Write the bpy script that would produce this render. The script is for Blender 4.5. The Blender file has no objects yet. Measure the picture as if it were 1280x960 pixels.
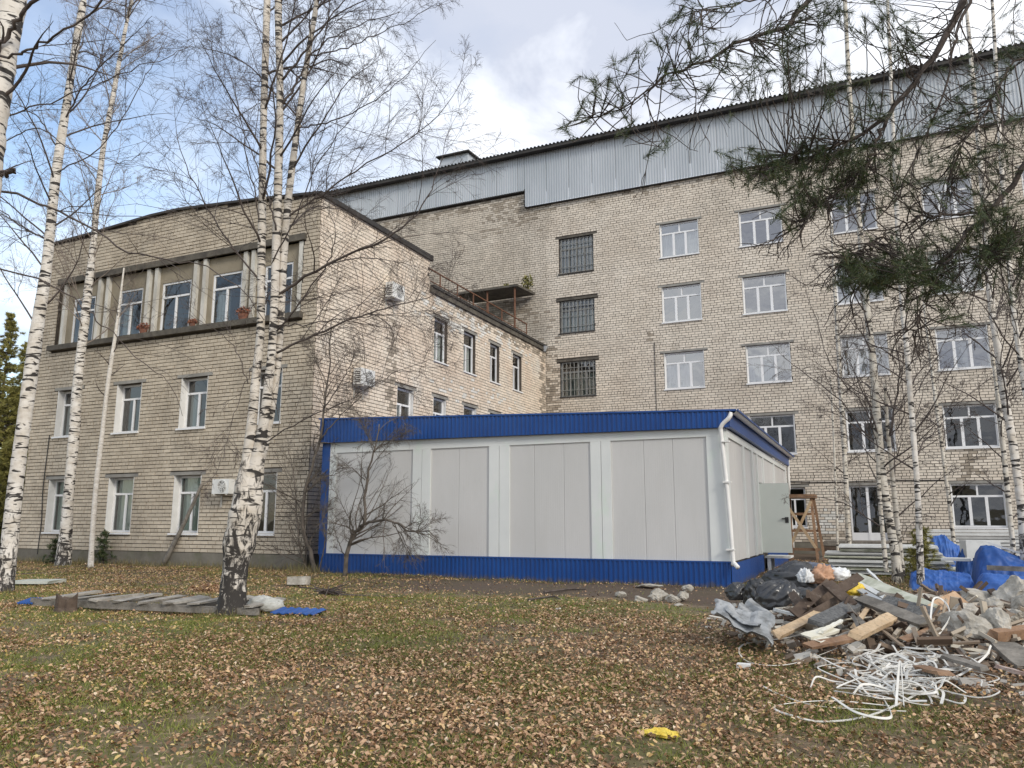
import bpy, math, random
import numpy as np
from mathutils import Vector, Matrix

# ------------------------------------------------------------------ camera, world, sun, exposure
SC = bpy.context.scene
COL = SC.collection
R = math.radians
EYE = 1.55
F, YAW, PIT = 970.27, .4287, .1754
_cy, _sy, _cp, _sp = math.cos(YAW), math.sin(YAW), math.cos(PIT), math.sin(PIT)
FW = np.array([-_sy*_cp, _cy*_cp, _sp]); RT = np.array([_cy, _sy, 0.]); UP = np.cross(RT, FW)
cam = bpy.data.cameras.new('camera'); cam.sensor_width = 36; cam.lens = F/1280*36
cam.clip_start = .05; cam.clip_end = 3000
co = bpy.data.objects.new('camera', cam); COL.objects.link(co)
m = Matrix((( RT[0], UP[0], -FW[0], 0), (RT[1], UP[1], -FW[1], 0), (RT[2], UP[2], -FW[2], EYE), (0, 0, 0, 1)))
co.matrix_world = m
SC.camera = co
SUN_DIR = Vector((.80, -.42, .50)).normalized()       # towards the sun
SUN_EL = math.asin(SUN_DIR.z); SUN_AZ = math.atan2(SUN_DIR.x, SUN_DIR.y)
W = bpy.data.worlds.new('World'); SC.world = W; W.use_nodes = True
nt = W.node_tree; N = nt.nodes; L = nt.links; N.clear()
out = N.new('ShaderNodeOutputWorld'); bg = N.new('ShaderNodeBackground'); bg.inputs['Strength'].default_value = .12
sky = N.new('ShaderNodeTexSky'); sky.sky_type = 'NISHITA'; sky.sun_disc = False
sky.sun_elevation = SUN_EL; sky.sun_rotation = SUN_AZ; sky.air_density = 1.3; sky.dust_density = .6
tc = N.new('ShaderNodeTexCoord'); sep = N.new('ShaderNodeSeparateXYZ'); L.new(tc.outputs['Generated'], sep.inputs[0])
def wmath(op, a, b=None, c=None):
    n = N.new('ShaderNodeMath'); n.operation = op
    for i, v in enumerate((a, b, c)):
        if v is None: continue
        if isinstance(v, (int, float)): n.inputs[i].default_value = v
        else: L.new(v, n.inputs[i])
    return n.outputs[0]
zz = wmath('ADD', wmath('MAXIMUM', sep.outputs[2], 0.), .22)
comb = N.new('ShaderNodeCombineXYZ')
L.new(wmath('DIVIDE', sep.outputs[0], zz), comb.inputs[0]); L.new(wmath('DIVIDE', sep.outputs[1], zz), comb.inputs[1])
comb.inputs[2].default_value = 3.7
def wnoise(scale, detail, rough, dist=0.):
    n = N.new('ShaderNodeTexNoise'); n.inputs['Scale'].default_value = scale; n.inputs['Detail'].default_value = detail
    n.inputs['Roughness'].default_value = rough; n.inputs['Distortion'].default_value = dist
    L.new(comb.outputs[0], n.inputs['Vector']); return n
n1 = wnoise(1.15, 8, .55, .4); n2 = wnoise(2.6, 6, .6, .3); n3 = wnoise(.38, 2, .5)
# the cloud sheet is thinner towards the west (-x), where blue shows through, and closed in the north-east
cover = wmath('ADD', wmath('MULTIPLY', n1.outputs[0], .9), wmath('MULTIPLY', n3.outputs[0], .55))
cover = wmath('ADD', cover, wmath('MULTIPLY', wmath('MULTIPLY_ADD', sep.outputs[0], .5, .24), .9))
rm = N.new('ShaderNodeValToRGB'); L.new(cover, rm.inputs[0])
rm.color_ramp.elements[0].position = .43; rm.color_ramp.elements[0].color = (.12, .12, .12, 1)
rm.color_ramp.elements[1].position = .84; rm.color_ramp.elements[1].color = (1, 1, 1, 1)
cr = N.new('ShaderNodeValToRGB'); L.new(n2.outputs[0], cr.inputs[0])
cr.color_ramp.elements[0].position = .38; cr.color_ramp.elements[0].color = (4.3, 4.6, 5.4, 1)
cr.color_ramp.elements[1].position = .60; cr.color_ramp.elements[1].color = (8.0, 8.2, 8.5, 1)
mx = N.new('ShaderNodeMix'); mx.data_type = 'RGBA'
gain = N.new('ShaderNodeMix'); gain.data_type = 'RGBA'; gain.blend_type = 'MULTIPLY'; gain.inputs[0].default_value = 1
L.new(sky.outputs[0], gain.inputs[6]); gain.inputs[7].default_value = (1.15, 1.2, 1.3, 1)
L.new(rm.outputs[0], mx.inputs[0]); L.new(gain.outputs[2], mx.inputs[6]); L.new(cr.outputs[0], mx.inputs[7])
L.new(mx.outputs[2], bg.inputs[0]); L.new(bg.outputs[0], out.inputs[0])
sl = bpy.data.lights.new('sun', 'SUN'); sl.energy = 1.5; sl.angle = R(14); sl.color = (1, .93, .82)
so = bpy.data.objects.new('sun', sl); COL.objects.link(so); so.location = (30, -20, 40)
so.rotation_euler = SUN_DIR.to_track_quat('Z', 'Y').to_euler()
SC.view_settings.view_transform = 'Standard'; SC.view_settings.look = 'None'
SC.view_settings.exposure = .45; SC.view_settings.gamma = 1
SC.render.engine = 'CYCLES'; SC.cycles.max_bounces = 6; SC.cycles.transparent_max_bounces = 12

rng = np.random.default_rng(11); random.seed(5)

# ------------------------------------------------------------------ helpers
def ray(x, y): return FW + RT*(x-640)/F + UP*(480-y)/F
O3 = np.array([0, 0, EYE])
def at(x, y, d): return O3 + ray(x, y)*d                          # point at distance d along the view axis
def onY(x, y, Y): r = ray(x, y); return O3 + r*(Y/r[1])
def onX(x, y, X): r = ray(x, y); return O3 + r*(X/r[0])
def onZ(x, y, Z=.3): r = ray(x, y); return O3 + r*((Z-EYE)/r[2])
def sstep(a, b, x): t = np.clip((x-a)/(b-a), 0, 1); return t*t*(3-2*t)
_ng = np.random.default_rng(3).random((64, 64))
def vnoise(x, y):
    xi = np.floor(x).astype(int); yi = np.floor(y).astype(int); fx = x-xi; fy = y-yi
    fx = fx*fx*(3-2*fx); fy = fy*fy*(3-2*fy)
    g = lambda a, b: _ng[a % 64, b % 64]
    return (g(xi, yi)*(1-fx)+g(xi+1, yi)*fx)*(1-fy)+(g(xi, yi+1)*(1-fx)+g(xi+1, yi+1)*fx)*fy
def fbm(x, y): return vnoise(x, y)*.5+vnoise(x*2.1+9, y*2.1+5)*.3+vnoise(x*4.3+3, y*4.3+7)*.2
def gz(x, y):
    x = np.asarray(x, float); y = np.asarray(y, float)
    d = -.41*x+.91*y
    near = np.exp(-((x+4)**2+(y-10)**2)/900)
    return .3*sstep(2, 11, d) + (fbm(x*.7, y*.7)-.5)*.14*near + (fbm(x*2.3, y*2.3)-.5)*.05*near
def norm(v): return v/np.maximum(np.linalg.norm(v, axis=-1, keepdims=True), 1e-9)

WL = {}
def link(o, parent, origin):
    COL.objects.link(o)
    if parent is not None:
        o.parent = parent; WL[o.name] = WL[parent.name]
    else:
        o.location = origin; WL[o.name] = np.array(origin, float)
def tag(o, label=None, cat=None, group=None, kind=None):
    if label: o['label'] = label
    if cat: o['category'] = cat
    if group: o['group'] = group
    if kind: o['kind'] = kind
    return o
def thing(name, loc, label, cat, group=None):
    o = bpy.data.objects.new(name, None); o.empty_display_size = .2
    link(o, None, np.array(loc, float)); return tag(o, label, cat, group)
def mesh_np(name, V, Fq, mats, parent=None, origin=None, smooth=False, midx=None):
    """V (n,3) world coordinates, Fq array (m,k) or list of such arrays"""
    V = np.asarray(V, float)
    base = WL[parent.name] if parent is not None else (np.zeros(3) if origin is None else np.array(origin, float))
    V = V-base
    Fl = [np.asarray(f) for f in (Fq if isinstance(Fq, list) else [Fq]) if len(f)]
    me = bpy.data.meshes.new(name)
    me.vertices.add(len(V)); me.vertices.foreach_set('co', V.astype(np.float32).ravel())
    tot = np.concatenate([np.full(len(f), f.shape[1]) for f in Fl]); lv = np.concatenate([f.ravel() for f in Fl])
    me.loops.add(len(lv)); me.loops.foreach_set('vertex_index', lv.astype(np.int32))
    me.polygons.add(len(tot)); me.polygons.foreach_set('loop_start', np.concatenate([[0], np.cumsum(tot)[:-1]]).astype(np.int32))
    me.polygons.foreach_set('loop_total', tot.astype(np.int32))
    if midx is not None: me.polygons.foreach_set('material_index', np.asarray(midx, dtype=np.int32))
    me.polygons.foreach_set('use_smooth', np.full(len(tot), bool(smooth)))
    me.update(calc_edges=True)
    for mm in (mats if isinstance(mats, (list, tuple)) else [mats]): me.materials.append(mm)
    o = bpy.data.objects.new(name, me); link(o, parent, base); return o
class MB:
    def __init__(s): s.v = []; s.f = {}; s.n = 0
    def add(s, V, Fs):
        V = np.asarray(V, float); s.v.append(V)
        for f in (Fs if isinstance(Fs, list) else [Fs]):
            f = np.asarray(f)
            if len(f): s.f.setdefault(f.shape[1], []).append(f+s.n)
        s.n += len(V); return s
    def hexa(s, P):   # 8 points: bottom 4 ccw, top 4
        return s.add(P, np.array([[3,2,1,0],[4,5,6,7],[0,1,5,4],[1,2,6,5],[2,3,7,6],[3,0,4,7]]))
    def box(s, x0, x1, y0, y1, z0, z1):
        return s.hexa([(x0,y0,z0),(x1,y0,z0),(x1,y1,z0),(x0,y1,z0),(x0,y0,z1),(x1,y0,z1),(x1,y1,z1),(x0,y1,z1)])
    def bar(s, a, b, w, t, up=(0, 0, 1), jit=0, taper=1):
        a = np.array(a, float); b = np.array(b, float); d = norm(b-a); sd = norm(np.cross(d, up)); u = np.cross(sd, d)
        P = []
        for o, p, k in ((0, a, 1), (1, b, taper)):
            for sx, sz in ((-1,-1),(1,-1),(1,1),(-1,1)):
                P.append(p+sd*sx*w/2*k+u*sz*t/2*k+rng.normal(0, jit, 3) if jit else p+sd*sx*w/2*k+u*sz*t/2*k)
        return s.add(P, np.array([[0,1,2,3],[7,6,5,4],[0,4,5,1],[1,5,6,2],[2,6,7,3],[3,7,4,0]]))
    def tube(s, pts, rad, sides=8, cap=True):
        pts = np.asarray(pts, float); rad = np.broadcast_to(np.asarray(rad, float), (len(pts),))
        V, Fq = tubes(pts[None], rad[None], sides); s.add(V, Fq)
        if cap:
            n = len(pts)
            s.f.setdefault(sides, []).append(np.array([list(range(sides))[::-1], list(range((n-1)*sides, n*sides))])+s.n-len(V))
        return s
    def build(s, name, mats, parent=None, origin=None, smooth=False):
        V = np.concatenate(s.v)
        if parent is None and origin is None:
            lo, hi = V.min(0), V.max(0); origin = ((lo[0]+hi[0])/2, (lo[1]+hi[1])/2, lo[2])
        return mesh_np(name, V, [np.concatenate(v) for v in s.f.values()], mats, parent, origin, smooth)
def tubes(P, Rr, sides):
    """batch of tubes: P (T,n,3), Rr (T,n)"""
    T, n, _ = P.shape
    tan = norm(np.gradient(P, axis=1)) if n > 2 else norm(np.repeat((P[:, 1:]-P[:, :1]), 2, 1))
    ref = np.where(np.abs(tan[:, :1, 2:3]) > .8, np.array([[[1., 0, 0]]]), np.array([[[0, 0, 1.]]]))
    u = norm(np.cross(tan, np.broadcast_to(ref, tan.shape))); v = np.cross(tan, u)
    a = np.arange(sides)/sides*2*np.pi
    V = P[:, :, None]+Rr[:, :, None, None]*(np.cos(a)[None, None, :, None]*u[:, :, None]+np.sin(a)[None, None, :, None]*v[:, :, None])
    i = np.arange(n-1)[:, None]*sides; k = np.arange(sides)[None]; k2 = (k+1) % sides
    f = np.stack([i+k, i+k2, i+sides+k2, i+sides+k], -1).reshape(-1, 4)
    Fq = (f[None]+(np.arange(T)*n*sides)[:, None, None]).reshape(-1, 4)
    return V.reshape(-1, 3), Fq
def spline(pts, n, rad=None):
    """Catmull-Rom through pts (with linked radii), n samples"""
    p = np.asarray(pts, float)
    if rad is not None: p = np.hstack([p, np.asarray(rad, float)[:, None]])
    q = np.vstack([2*p[0]-p[1], p, 2*p[-1]-p[-2]])
    t = np.linspace(0, len(p)-1-1e-6, n); i = t.astype(int); f = (t-i)[:, None]
    a, b, c, d = q[i], q[i+1], q[i+2], q[i+3]
    r = .5*(2*b+(c-a)*f+(2*a-5*b+4*c-d)*f**2+(3*b-a-3*c+d)*f**3)
    return (r[:, :3], r[:, 3]) if rad is not None else r

# ------------------------------------------------------------------ materials
def M(name, c1, c2=None, scale=5., rough=.8, bump=0., bscale=None, metal=0., island=0., stretch=(1, 1, 1), detail=5, spec=.5, contrast=(.35, .65), bdist=.02):
    ma = bpy.data.materials.new(name); ma.use_nodes = True
    t = ma.node_tree; b = t.nodes['Principled BSDF']
    b.inputs['Roughness'].default_value = rough; b.inputs['Metallic'].default_value = metal; b.inputs['Specular IOR Level'].default_value = spec
    g = t.nodes.new('ShaderNodeNewGeometry'); mp = t.nodes.new('ShaderNodeMapping'); mp.inputs['Scale'].default_value = stretch
    t.links.new(g.outputs['Position'], mp.inputs['Vector'])
    no = t.nodes.new('ShaderNodeTexNoise'); no.inputs['Scale'].default_value = scale; no.inputs['Detail'].default_value = detail
    no.inputs['Roughness'].default_value = .6
    t.links.new(mp.outputs[0], no.inputs['Vector'])
    rp = t.nodes.new('ShaderNodeValToRGB'); rp.color_ramp.elements[0].position, rp.color_ramp.elements[1].position = contrast
    rp.color_ramp.elements[0].color = (*c1, 1); rp.color_ramp.elements[1].color = (*(c2 or c1), 1)
    t.links.new(no.outputs[0], rp.inputs[0]); last = rp.outputs[0]
    if island:
        hs = t.nodes.new('ShaderNodeHueSaturation'); oi = t.nodes.new('ShaderNodeObjectInfo')
        ad = t.nodes.new('ShaderNodeMath'); ad.operation = 'ADD'; t.links.new(g.outputs['Random Per Island'], ad.inputs[0]); t.links.new(oi.outputs['Random'], ad.inputs[1])
        fr = t.nodes.new('ShaderNodeMath'); fr.operation = 'FRACT'; t.links.new(ad.outputs[0], fr.inputs[0])
        mr = t.nodes.new('ShaderNodeMapRange'); mr.inputs[3].default_value = 1-island; mr.inputs[4].default_value = 1+island
        t.links.new(fr.outputs[0], mr.inputs[0]); t.links.new(mr.outputs[0], hs.inputs['Value']); t.links.new(last, hs.inputs['Color']); last = hs.outputs[0]
    t.links.new(last, b.inputs['Base Color'])
    if bump:
        bn = t.nodes.new('ShaderNodeTexNoise'); bn.inputs['Scale'].default_value = bscale or scale*4; bn.inputs['Detail'].default_value = 4
        t.links.new(mp.outputs[0], bn.inputs['Vector'])
        bu = t.nodes.new('ShaderNodeBump'); bu.inputs['Strength'].default_value = bump; bu.inputs['Distance'].default_value = bdist
        t.links.new(bn.outputs[0], bu.inputs['Height']); t.links.new(bu.outputs[0], b.inputs['Normal'])
    ma['last'] = last.node.name
    return ma
def overlay(ma, c, scale, contrast, stretch=(1, 1, 1), amount=1., zlim=None, zsoft=1., detail=6, axis=2):
    """lay stains of colour c over a material: noise patches, optionally limited along a world axis (fades over zsoft below/above zlim)"""
    t = ma.node_tree; b = t.nodes['Principled BSDF']; src = b.inputs['Base Color'].links[0].from_socket
    g = t.nodes.new('ShaderNodeNewGeometry'); mp = t.nodes.new('ShaderNodeMapping'); mp.inputs['Scale'].default_value = stretch
    t.links.new(g.outputs['Position'], mp.inputs[0]); no = t.nodes.new('ShaderNodeTexNoise'); no.inputs['Scale'].default_value = scale
    no.inputs['Detail'].default_value = detail; no.inputs['Roughness'].default_value = .65; t.links.new(mp.outputs[0], no.inputs['Vector'])
    val = no.outputs[0]
    if zlim is not None:
        sp_ = t.nodes.new('ShaderNodeSeparateXYZ'); t.links.new(g.outputs['Position'], sp_.inputs[0])
        mr = t.nodes.new('ShaderNodeMapRange'); mr.interpolation_type = 'SMOOTHSTEP'
        mr.inputs[1].default_value = zlim; mr.inputs[2].default_value = zlim+zsoft; mr.inputs[3].default_value = .3; mr.inputs[4].default_value = -.3
        t.links.new(sp_.outputs[axis], mr.inputs[0]); ad = t.nodes.new('ShaderNodeMath'); ad.operation = 'ADD'
        t.links.new(val, ad.inputs[0]); t.links.new(mr.outputs[0], ad.inputs[1]); val = ad.outputs[0]
    mr = t.nodes.new('ShaderNodeMapRange'); mr.inputs[1].default_value, mr.inputs[2].default_value = contrast; mr.inputs[4].default_value = amount
    t.links.new(val, mr.inputs[0]); mi = t.nodes.new('ShaderNodeMix'); mi.data_type = 'RGBA'; mi.inputs[7].default_value = (*c, 1)
    t.links.new(mr.outputs[0], mi.inputs[0]); t.links.new(src, mi.inputs[6]); t.links.new(mi.outputs[2], b.inputs['Base Color'])
    return ma
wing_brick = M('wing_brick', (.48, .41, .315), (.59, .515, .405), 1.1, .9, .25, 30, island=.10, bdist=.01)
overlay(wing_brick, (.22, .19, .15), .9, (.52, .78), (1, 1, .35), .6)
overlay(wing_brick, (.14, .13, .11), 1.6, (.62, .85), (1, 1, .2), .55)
side_brick = M('side_brick', (.70, .58, .46), (.78, .69, .57), .8, .9, .25, 30, island=.10, bdist=.01)
overlay(side_brick, (.70, .68, .62), .7, (.55, .7), (1, 1, .8), .55)
overlay(side_brick, (.16, .14, .12), 1.3, (.60, .8), (1, 1, .25), .6)
main_brick = M('main_brick', (.65, .57, .47), (.75, .675, .57), .6, .9, .25, 30, island=.10, bdist=.01)
overlay(main_brick, (.34, .30, .24), .5, (.55, .8), (1, 1, .5), .5)
overlay(main_brick, (.16, .14, .11), 1.1, (.62, 1.05), (1, 1, .35), .45, -13.6, 1.0, axis=0)
overlay(main_brick, (.09, .08, .065), 2.6, (.63, .85), (1, 1, .6), .8)
white_brick = M('whitewashed_brick', (.70, .68, .62), (.78, .76, .71), 2, .9, .25, 30, island=.1, bdist=.01)
sooty_brick = M('sooty_brick', (.30, .255, .20), (.46, .395, .315), 1.6, .92, .25, 30, island=.12, bdist=.01)
mortar = M('mortar', (.045, .037, .030), (.085, .070, .056), 6, .95)
side_mortar = M('side_mortar', (.065, .052, .042), (.11, .09, .07), 6, .95)
concrete = M('concrete', (.22, .21, .19), (.34, .325, .29), 2.2, .92, .4, 18)
plinth_m = M('plinth', (.11, .10, .078), (.22, .20, .165), 1.2, .92, .4, 14, contrast=(.3, .7)); overlay(plinth_m, (.10, .11, .055), 1.6, (.5, .75), amount=.7)
dark_conc = M('dark_concrete', (.07, .062, .052), (.14, .125, .10), 3, .92, .3)
tan_plaster = M('tan_plaster', (.25, .215, .155), (.33, .285, .21), 1.5, .9, .2, 15)
white_paint = M('white_paint', (.74, .73, .70), (.82, .81, .78), 3, .55)
dirty_white = M('dirty_white', (.45, .43, .38), (.68, .66, .60), 3, .75, stretch=(1, 1, .4))
pvc = M('pvc', (.78, .78, .78), (.84, .84, .84), 2, .35)
grey_wood = M('grey_wood', (.20, .20, .19), (.32, .32, .30), 5, .8, .3, stretch=(3, 3, .6))
flashing = M('flashing', (.025, .023, .022), (.055, .05, .045), 2, .7)
curtain_m = M('curtain', (.66, .68, .69), (.84, .85, .85), 4, .9, stretch=(6, 6, .1))
curtain_g = M('green_curtain', (.42, .52, .46), (.64, .74, .67), 4, .9, stretch=(6, 6, .1))
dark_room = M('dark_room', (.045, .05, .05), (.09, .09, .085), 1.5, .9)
galv = M('galvanised', (.47, .50, .52), (.59, .615, .635), .5, .45, metal=.3, stretch=(1, 1, .3))
overlay(galv, (.36, .40, .44), .8, (.5, .75), (1, 1, .2), .4)
roof_m = M('roof_metal', (.07, .072, .075), (.12, .12, .125), 1, .55, metal=.3)
rust = M('rust', (.12, .055, .03), (.20, .10, .06), 8, .85)
blue = M('blue_metal', (.005, .050, .215), (.008, .066, .265), 1.2, .38, spec=.5)
overlay(blue, (.07, .08, .12), 1.5, (.6, .8), (1, 1, .4), .25)
overlay(blue, (.10, .085, .065), 5, (.55, .85), (1, 1, .7), .8, .24, .34)
panel_w = M('panel_white', (.56, .555, .54), (.62, .61, .595), .7, .45, .04, 3, stretch=(1, 1, .35))
overlay(panel_w, (.50, .49, .46), .8, (.55, .8), (1.5, 1.5, .3), .5)
post_w = M('post_white', (.66, .68, .665), (.72, .735, .715), 1, .45); overlay(post_w, (.62, .72, .62), 2.5, (.55, .7), (1, 1, .6), .5)
door_m = M('door_grey', (.56, .60, .56), (.62, .65, .61), 1, .5)
black_m = M('black_plastic', (.02, .02, .02), (.03, .03, .03), 2, .4)
ac_white = M('ac_white', (.68, .68, .65), (.78, .78, .75), 3, .5)
soil = M('soil', (.09, .065, .045), (.17, .13, .09), 1.4, .95, .6, 9)
wood_new = M('new_wood', (.48, .33, .19), (.62, .47, .30), 4, .75, .3, 30, stretch=(1, 1, 1)); overlay(wood_new, (.25, .19, .13), 3, (.55, .75), amount=.6)
wood_brown = M('brown_wood', (.20, .11, .06), (.36, .22, .13), 4, .8, .4, 25); overlay(wood_brown, (.10, .07, .05), 5, (.55, .72), amount=.7)
wood_old = M('old_wood', (.13, .118, .10), (.27, .245, .21), 5, .85, .4, 25)
wood_dark = M('dark_wood', (.055, .036, .026), (.12, .085, .062), 5, .85, .4, 25)
chunk_m = M('broken_concrete', (.30, .275, .23), (.55, .515, .45), 5, .95, .9, 22); overlay(chunk_m, (.17, .15, .12), 4, (.55, .75), amount=.7)
for w_m in (wood_new, wood_brown, wood_old, wood_dark): overlay(w_m, (.10, .08, .06), 26, (.50, .72), (1, 1, 1.6), .55); overlay(w_m, (.34, .30, .25), 11, (.58, .74), amount=.4)
felt_m = M('roofing_felt', (.07, .072, .072), (.17, .17, .165), 30, .9, .5, 60)
ply_m = M('plywood', (.38, .24, .14), (.52, .36, .23), 5, .8, .3)
foam_m = M('foam', (.70, .66, .52), (.80, .77, .66), 3, .8)
bag_m = M('bin_bag', (.022, .023, .025), (.045, .046, .049), 3, .28, .35, 14, spec=.7)
bagblue_m = M('blue_bag', (.07, .085, .12), (.13, .145, .19), 3, .5, .3, 16)
white_bag = M('white_bag', (.62, .63, .63), (.78, .78, .77), 4, .5, .3, 12)
slate_m = M('grey_sheet', (.24, .25, .25), (.44, .45, .45), 4, .6, .3, 30, metal=.15); overlay(slate_m, (.13, .13, .125), 6, (.52, .68), amount=.8)
tarp_m = M('blue_tarp', (.026, .10, .36), (.042, .14, .44), 2, .55, .2, 12)
tarp_d = M('deep_blue_tarp', (.014, .07, .27), (.024, .10, .34), 2, .55, .2, 12)
strip_m = M('white_trim', (.66, .64, .58), (.80, .78, .73), 5, .5)
sheet_green = M('stained_sheet', (.46, .47, .36), (.70, .70, .60), 2.5, .7, stretch=(1, 1, 3)); overlay(sheet_green, (.15, .17, .08), 3.5, (.5, .7), amount=.6)
sheet_white = M('white_sheet', (.62, .63, .61), (.76, .77, .75), 3, .5)
orange_m = M('orange_cloth', (.42, .22, .13), (.60, .38, .25), 6, .85, .3)
yellow_m = M('yellow_plastic', (.72, .46, .02), (.80, .62, .10), 5, .5, .3)
terracotta = M('terracotta', (.17, .07, .045), (.27, .12, .075), 8, .85)
twig_m = M('twig_bark', (.055, .042, .037), (.11, .088, .076), 6, .8)
twig_pale = M('pale_twig_bark', (.16, .125, .10), (.30, .25, .21), 5, .8)
pine_bark = M('pine_bark', (.040, .031, .027), (.092, .072, .060), 9, .9, .7, 30)
shrub_bark = M('shrub_bark', (.075, .062, .05), (.16, .135, .11), 6, .85)

def glass_mat(name, tint, gl):
    ma = bpy.data.materials.new(name); ma.use_nodes = True; t = ma.node_tree; t.nodes.clear()
    o = t.nodes.new('ShaderNodeOutputMaterial'); mi = t.nodes.new('ShaderNodeMixShader'); tr = t.nodes.new('ShaderNodeBsdfTransparent')
    gy = t.nodes.new('ShaderNodeBsdfGlossy'); gy.inputs['Roughness'].default_value = .02; tr.inputs[0].default_value = (*tint, 1)
    fr = t.nodes.new('ShaderNodeFresnel'); fr.inputs[0].default_value = 1.5; mu = t.nodes.new('ShaderNodeMath'); mu.operation = 'MULTIPLY_ADD'
    t.links.new(fr.outputs[0], mu.inputs[0]); mu.inputs[1].default_value = 2.; mu.inputs[2].default_value = gl
    no = t.nodes.new('ShaderNodeTexNoise'); no.inputs['Scale'].default_value = 1.6; bu = t.nodes.new('ShaderNodeBump')
    g = t.nodes.new('ShaderNodeNewGeometry'); t.links.new(g.outputs['Position'], no.inputs['Vector'])
    bu.inputs['Strength'].default_value = .05; bu.inputs['Distance'].default_value = .1; t.links.new(no.outputs[0], bu.inputs['Height']); t.links.new(bu.outputs[0], gy.inputs['Normal'])
    t.links.new(mu.outputs[0], mi.inputs[0]); t.links.new(tr.outputs[0], mi.inputs[1]); t.links.new(gy.outputs[0], mi.inputs[2]); t.links.new(mi.outputs[0], o.inputs[0])
    return ma
glass = glass_mat('window_glass', (.80, .86, .84), .04)
glass_sky = glass_mat('upper_window_glass', (.80, .84, .85), .30)
glass_dusty = glass_mat('dusty_glass', (.55, .58, .57), .10)

def birch_bark(name, white, fissure_h, low_=.12):
    ma = bpy.data.materials.new(name); ma.use_nodes = True; t = ma.node_tree; b = t.nodes['Principled BSDF']; b.inputs['Roughness'].default_value = .75
    g = t.nodes.new('ShaderNodeNewGeometry')
    def noise(sc, st, det=4, ro=.6, dis=0):
        mp = t.nodes.new('ShaderNodeMapping'); mp.inputs['Scale'].default_value = st; t.links.new(g.outputs['Position'], mp.inputs[0])
        n = t.nodes.new('ShaderNodeTexNoise'); n.inputs['Scale'].default_value = sc; n.inputs['Detail'].default_value = det; n.inputs['Roughness'].default_value = ro
        n.inputs['Distortion'].default_value = dis; t.links.new(mp.outputs[0], n.inputs['Vector']); return n.outputs[0]
    def mrange(v, a, b2, lo=0., hi=1.):
        r = t.nodes.new('ShaderNodeMapRange'); r.inputs[1].default_value, r.inputs[2].default_value, r.inputs[3].default_value, r.inputs[4].default_value = a, b2, lo, hi
        t.links.new(v, r.inputs[0]); return r.outputs[0]
    def op(o, a, c):
        n = t.nodes.new('ShaderNodeMath'); n.operation = o
        for i, v in enumerate((a, c)):
            if isinstance(v, (int, float)): n.inputs[i].default_value = v
            else: t.links.new(v, n.inputs[i])
        return n.outputs[0]
    lent = mrange(noise(3.0, (1, 1, 4.6), 2, .5, 1.0), .555, .60)              # dark cross marks
    fine = mrange(noise(8, (1, 1, 6), 3), .63, .70, 0, .6)
    sp_ = t.nodes.new('ShaderNodeSeparateXYZ'); t.links.new(g.outputs['Position'], sp_.inputs[0])
    low = mrange(sp_.outputs[2], .2, fissure_h, low_, -.16)
    fis = mrange(op('ADD', noise(11, (1, 1, .45), 6, .68, .8), low), .52, .60)    # rough dark bark at the foot
    dark = op('MAXIMUM', op('MAXIMUM', lent, fine), fis)
    base = t.nodes.new('ShaderNodeValToRGB'); base.color_ramp.elements[0].color = (white[0]*.72, white[1]*.68, white[2]*.62, 1); base.color_ramp.elements[1].color = (*white, 1)
    base.color_ramp.elements[0].position = .3; base.color_ramp.elements[1].position = .6; t.links.new(noise(4, (1, 1, 1.5)), base.inputs[0])
    mi = t.nodes.new('ShaderNodeMix'); mi.data_type = 'RGBA'; mi.inputs[7].default_value = (.035, .03, .026, 1)
    t.links.new(dark, mi.inputs[0]); t.links.new(base.outputs[0], mi.inputs[6]); t.links.new(mi.outputs[2], b.inputs['Base Color'])
    bu = t.nodes.new('ShaderNodeBump'); bu.inputs['Strength'].default_value = .7; bu.inputs['Distance'].default_value = .015; bu.invert = True
    t.links.new(dark, bu.inputs['Height']); t.links.new(bu.outputs[0], b.inputs['Normal'])
    return ma
bark = birch_bark('birch_bark', (.74, .70, .64), 2.4)
bark_rough = birch_bark('rough_birch_bark', (.70, .65, .58), 3.5, .165)
young_bark = M('young_birch_bark', (.56, .51, .44), (.74, .70, .64), 6, .75, .3, 20, stretch=(1, 1, 3)); overlay(young_bark, (.06, .05, .045), 9, (.62, .68), (1, 1, 5))
bark_far = birch_bark('far_birch_bark', (.66, .62, .54), 1.2)

def leaf_mat(name, stops, rough=.7, trans=.0):
    ma = bpy.data.materials.new(name); ma.use_nodes = True; t = ma.node_tree; b = t.nodes['Principled BSDF']; b.inputs['Roughness'].default_value = rough
    g = t.nodes.new('ShaderNodeNewGeometry'); rp = t.nodes.new('ShaderNodeValToRGB'); e = rp.color_ramp.elements
    while len(e) < len(stops): e.new(.5)
    for k, (p, c) in enumerate(stops): e[k].position = p; e[k].color = (*c, 1)
    t.links.new(g.outputs['Random Per Island'], rp.inputs[0]); t.links.new(rp.outputs[0], b.inputs['Base Color']); return ma
leaves_m = leaf_mat('dead_leaves', [(0, (.11, .055, .026)), (.3, (.25, .138, .066)), (.55, (.42, .255, .145)), (.78, (.54, .355, .22)), (.92, (.60, .41, .19)), (1, (.74, .59, .44))], .6)
yleaves_m = leaf_mat('yellow_leaves', [(0, (.32, .19, .06)), (.5, (.48, .33, .10)), (1, (.58, .44, .20))], .6)
grass_m = leaf_mat('grass_blades', [(0, (.08, .11, .015)), (.5, (.17, .20, .03)), (.85, (.27, .27, .06)), (1, (.38, .33, .14))], .7)
needle_m = leaf_mat('pine_needles', [(0, (.022, .042, .014)), (.5, (.046, .074, .022)), (.9, (.085, .105, .032)), (1, (.15, .12, .045))], .55)
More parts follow.
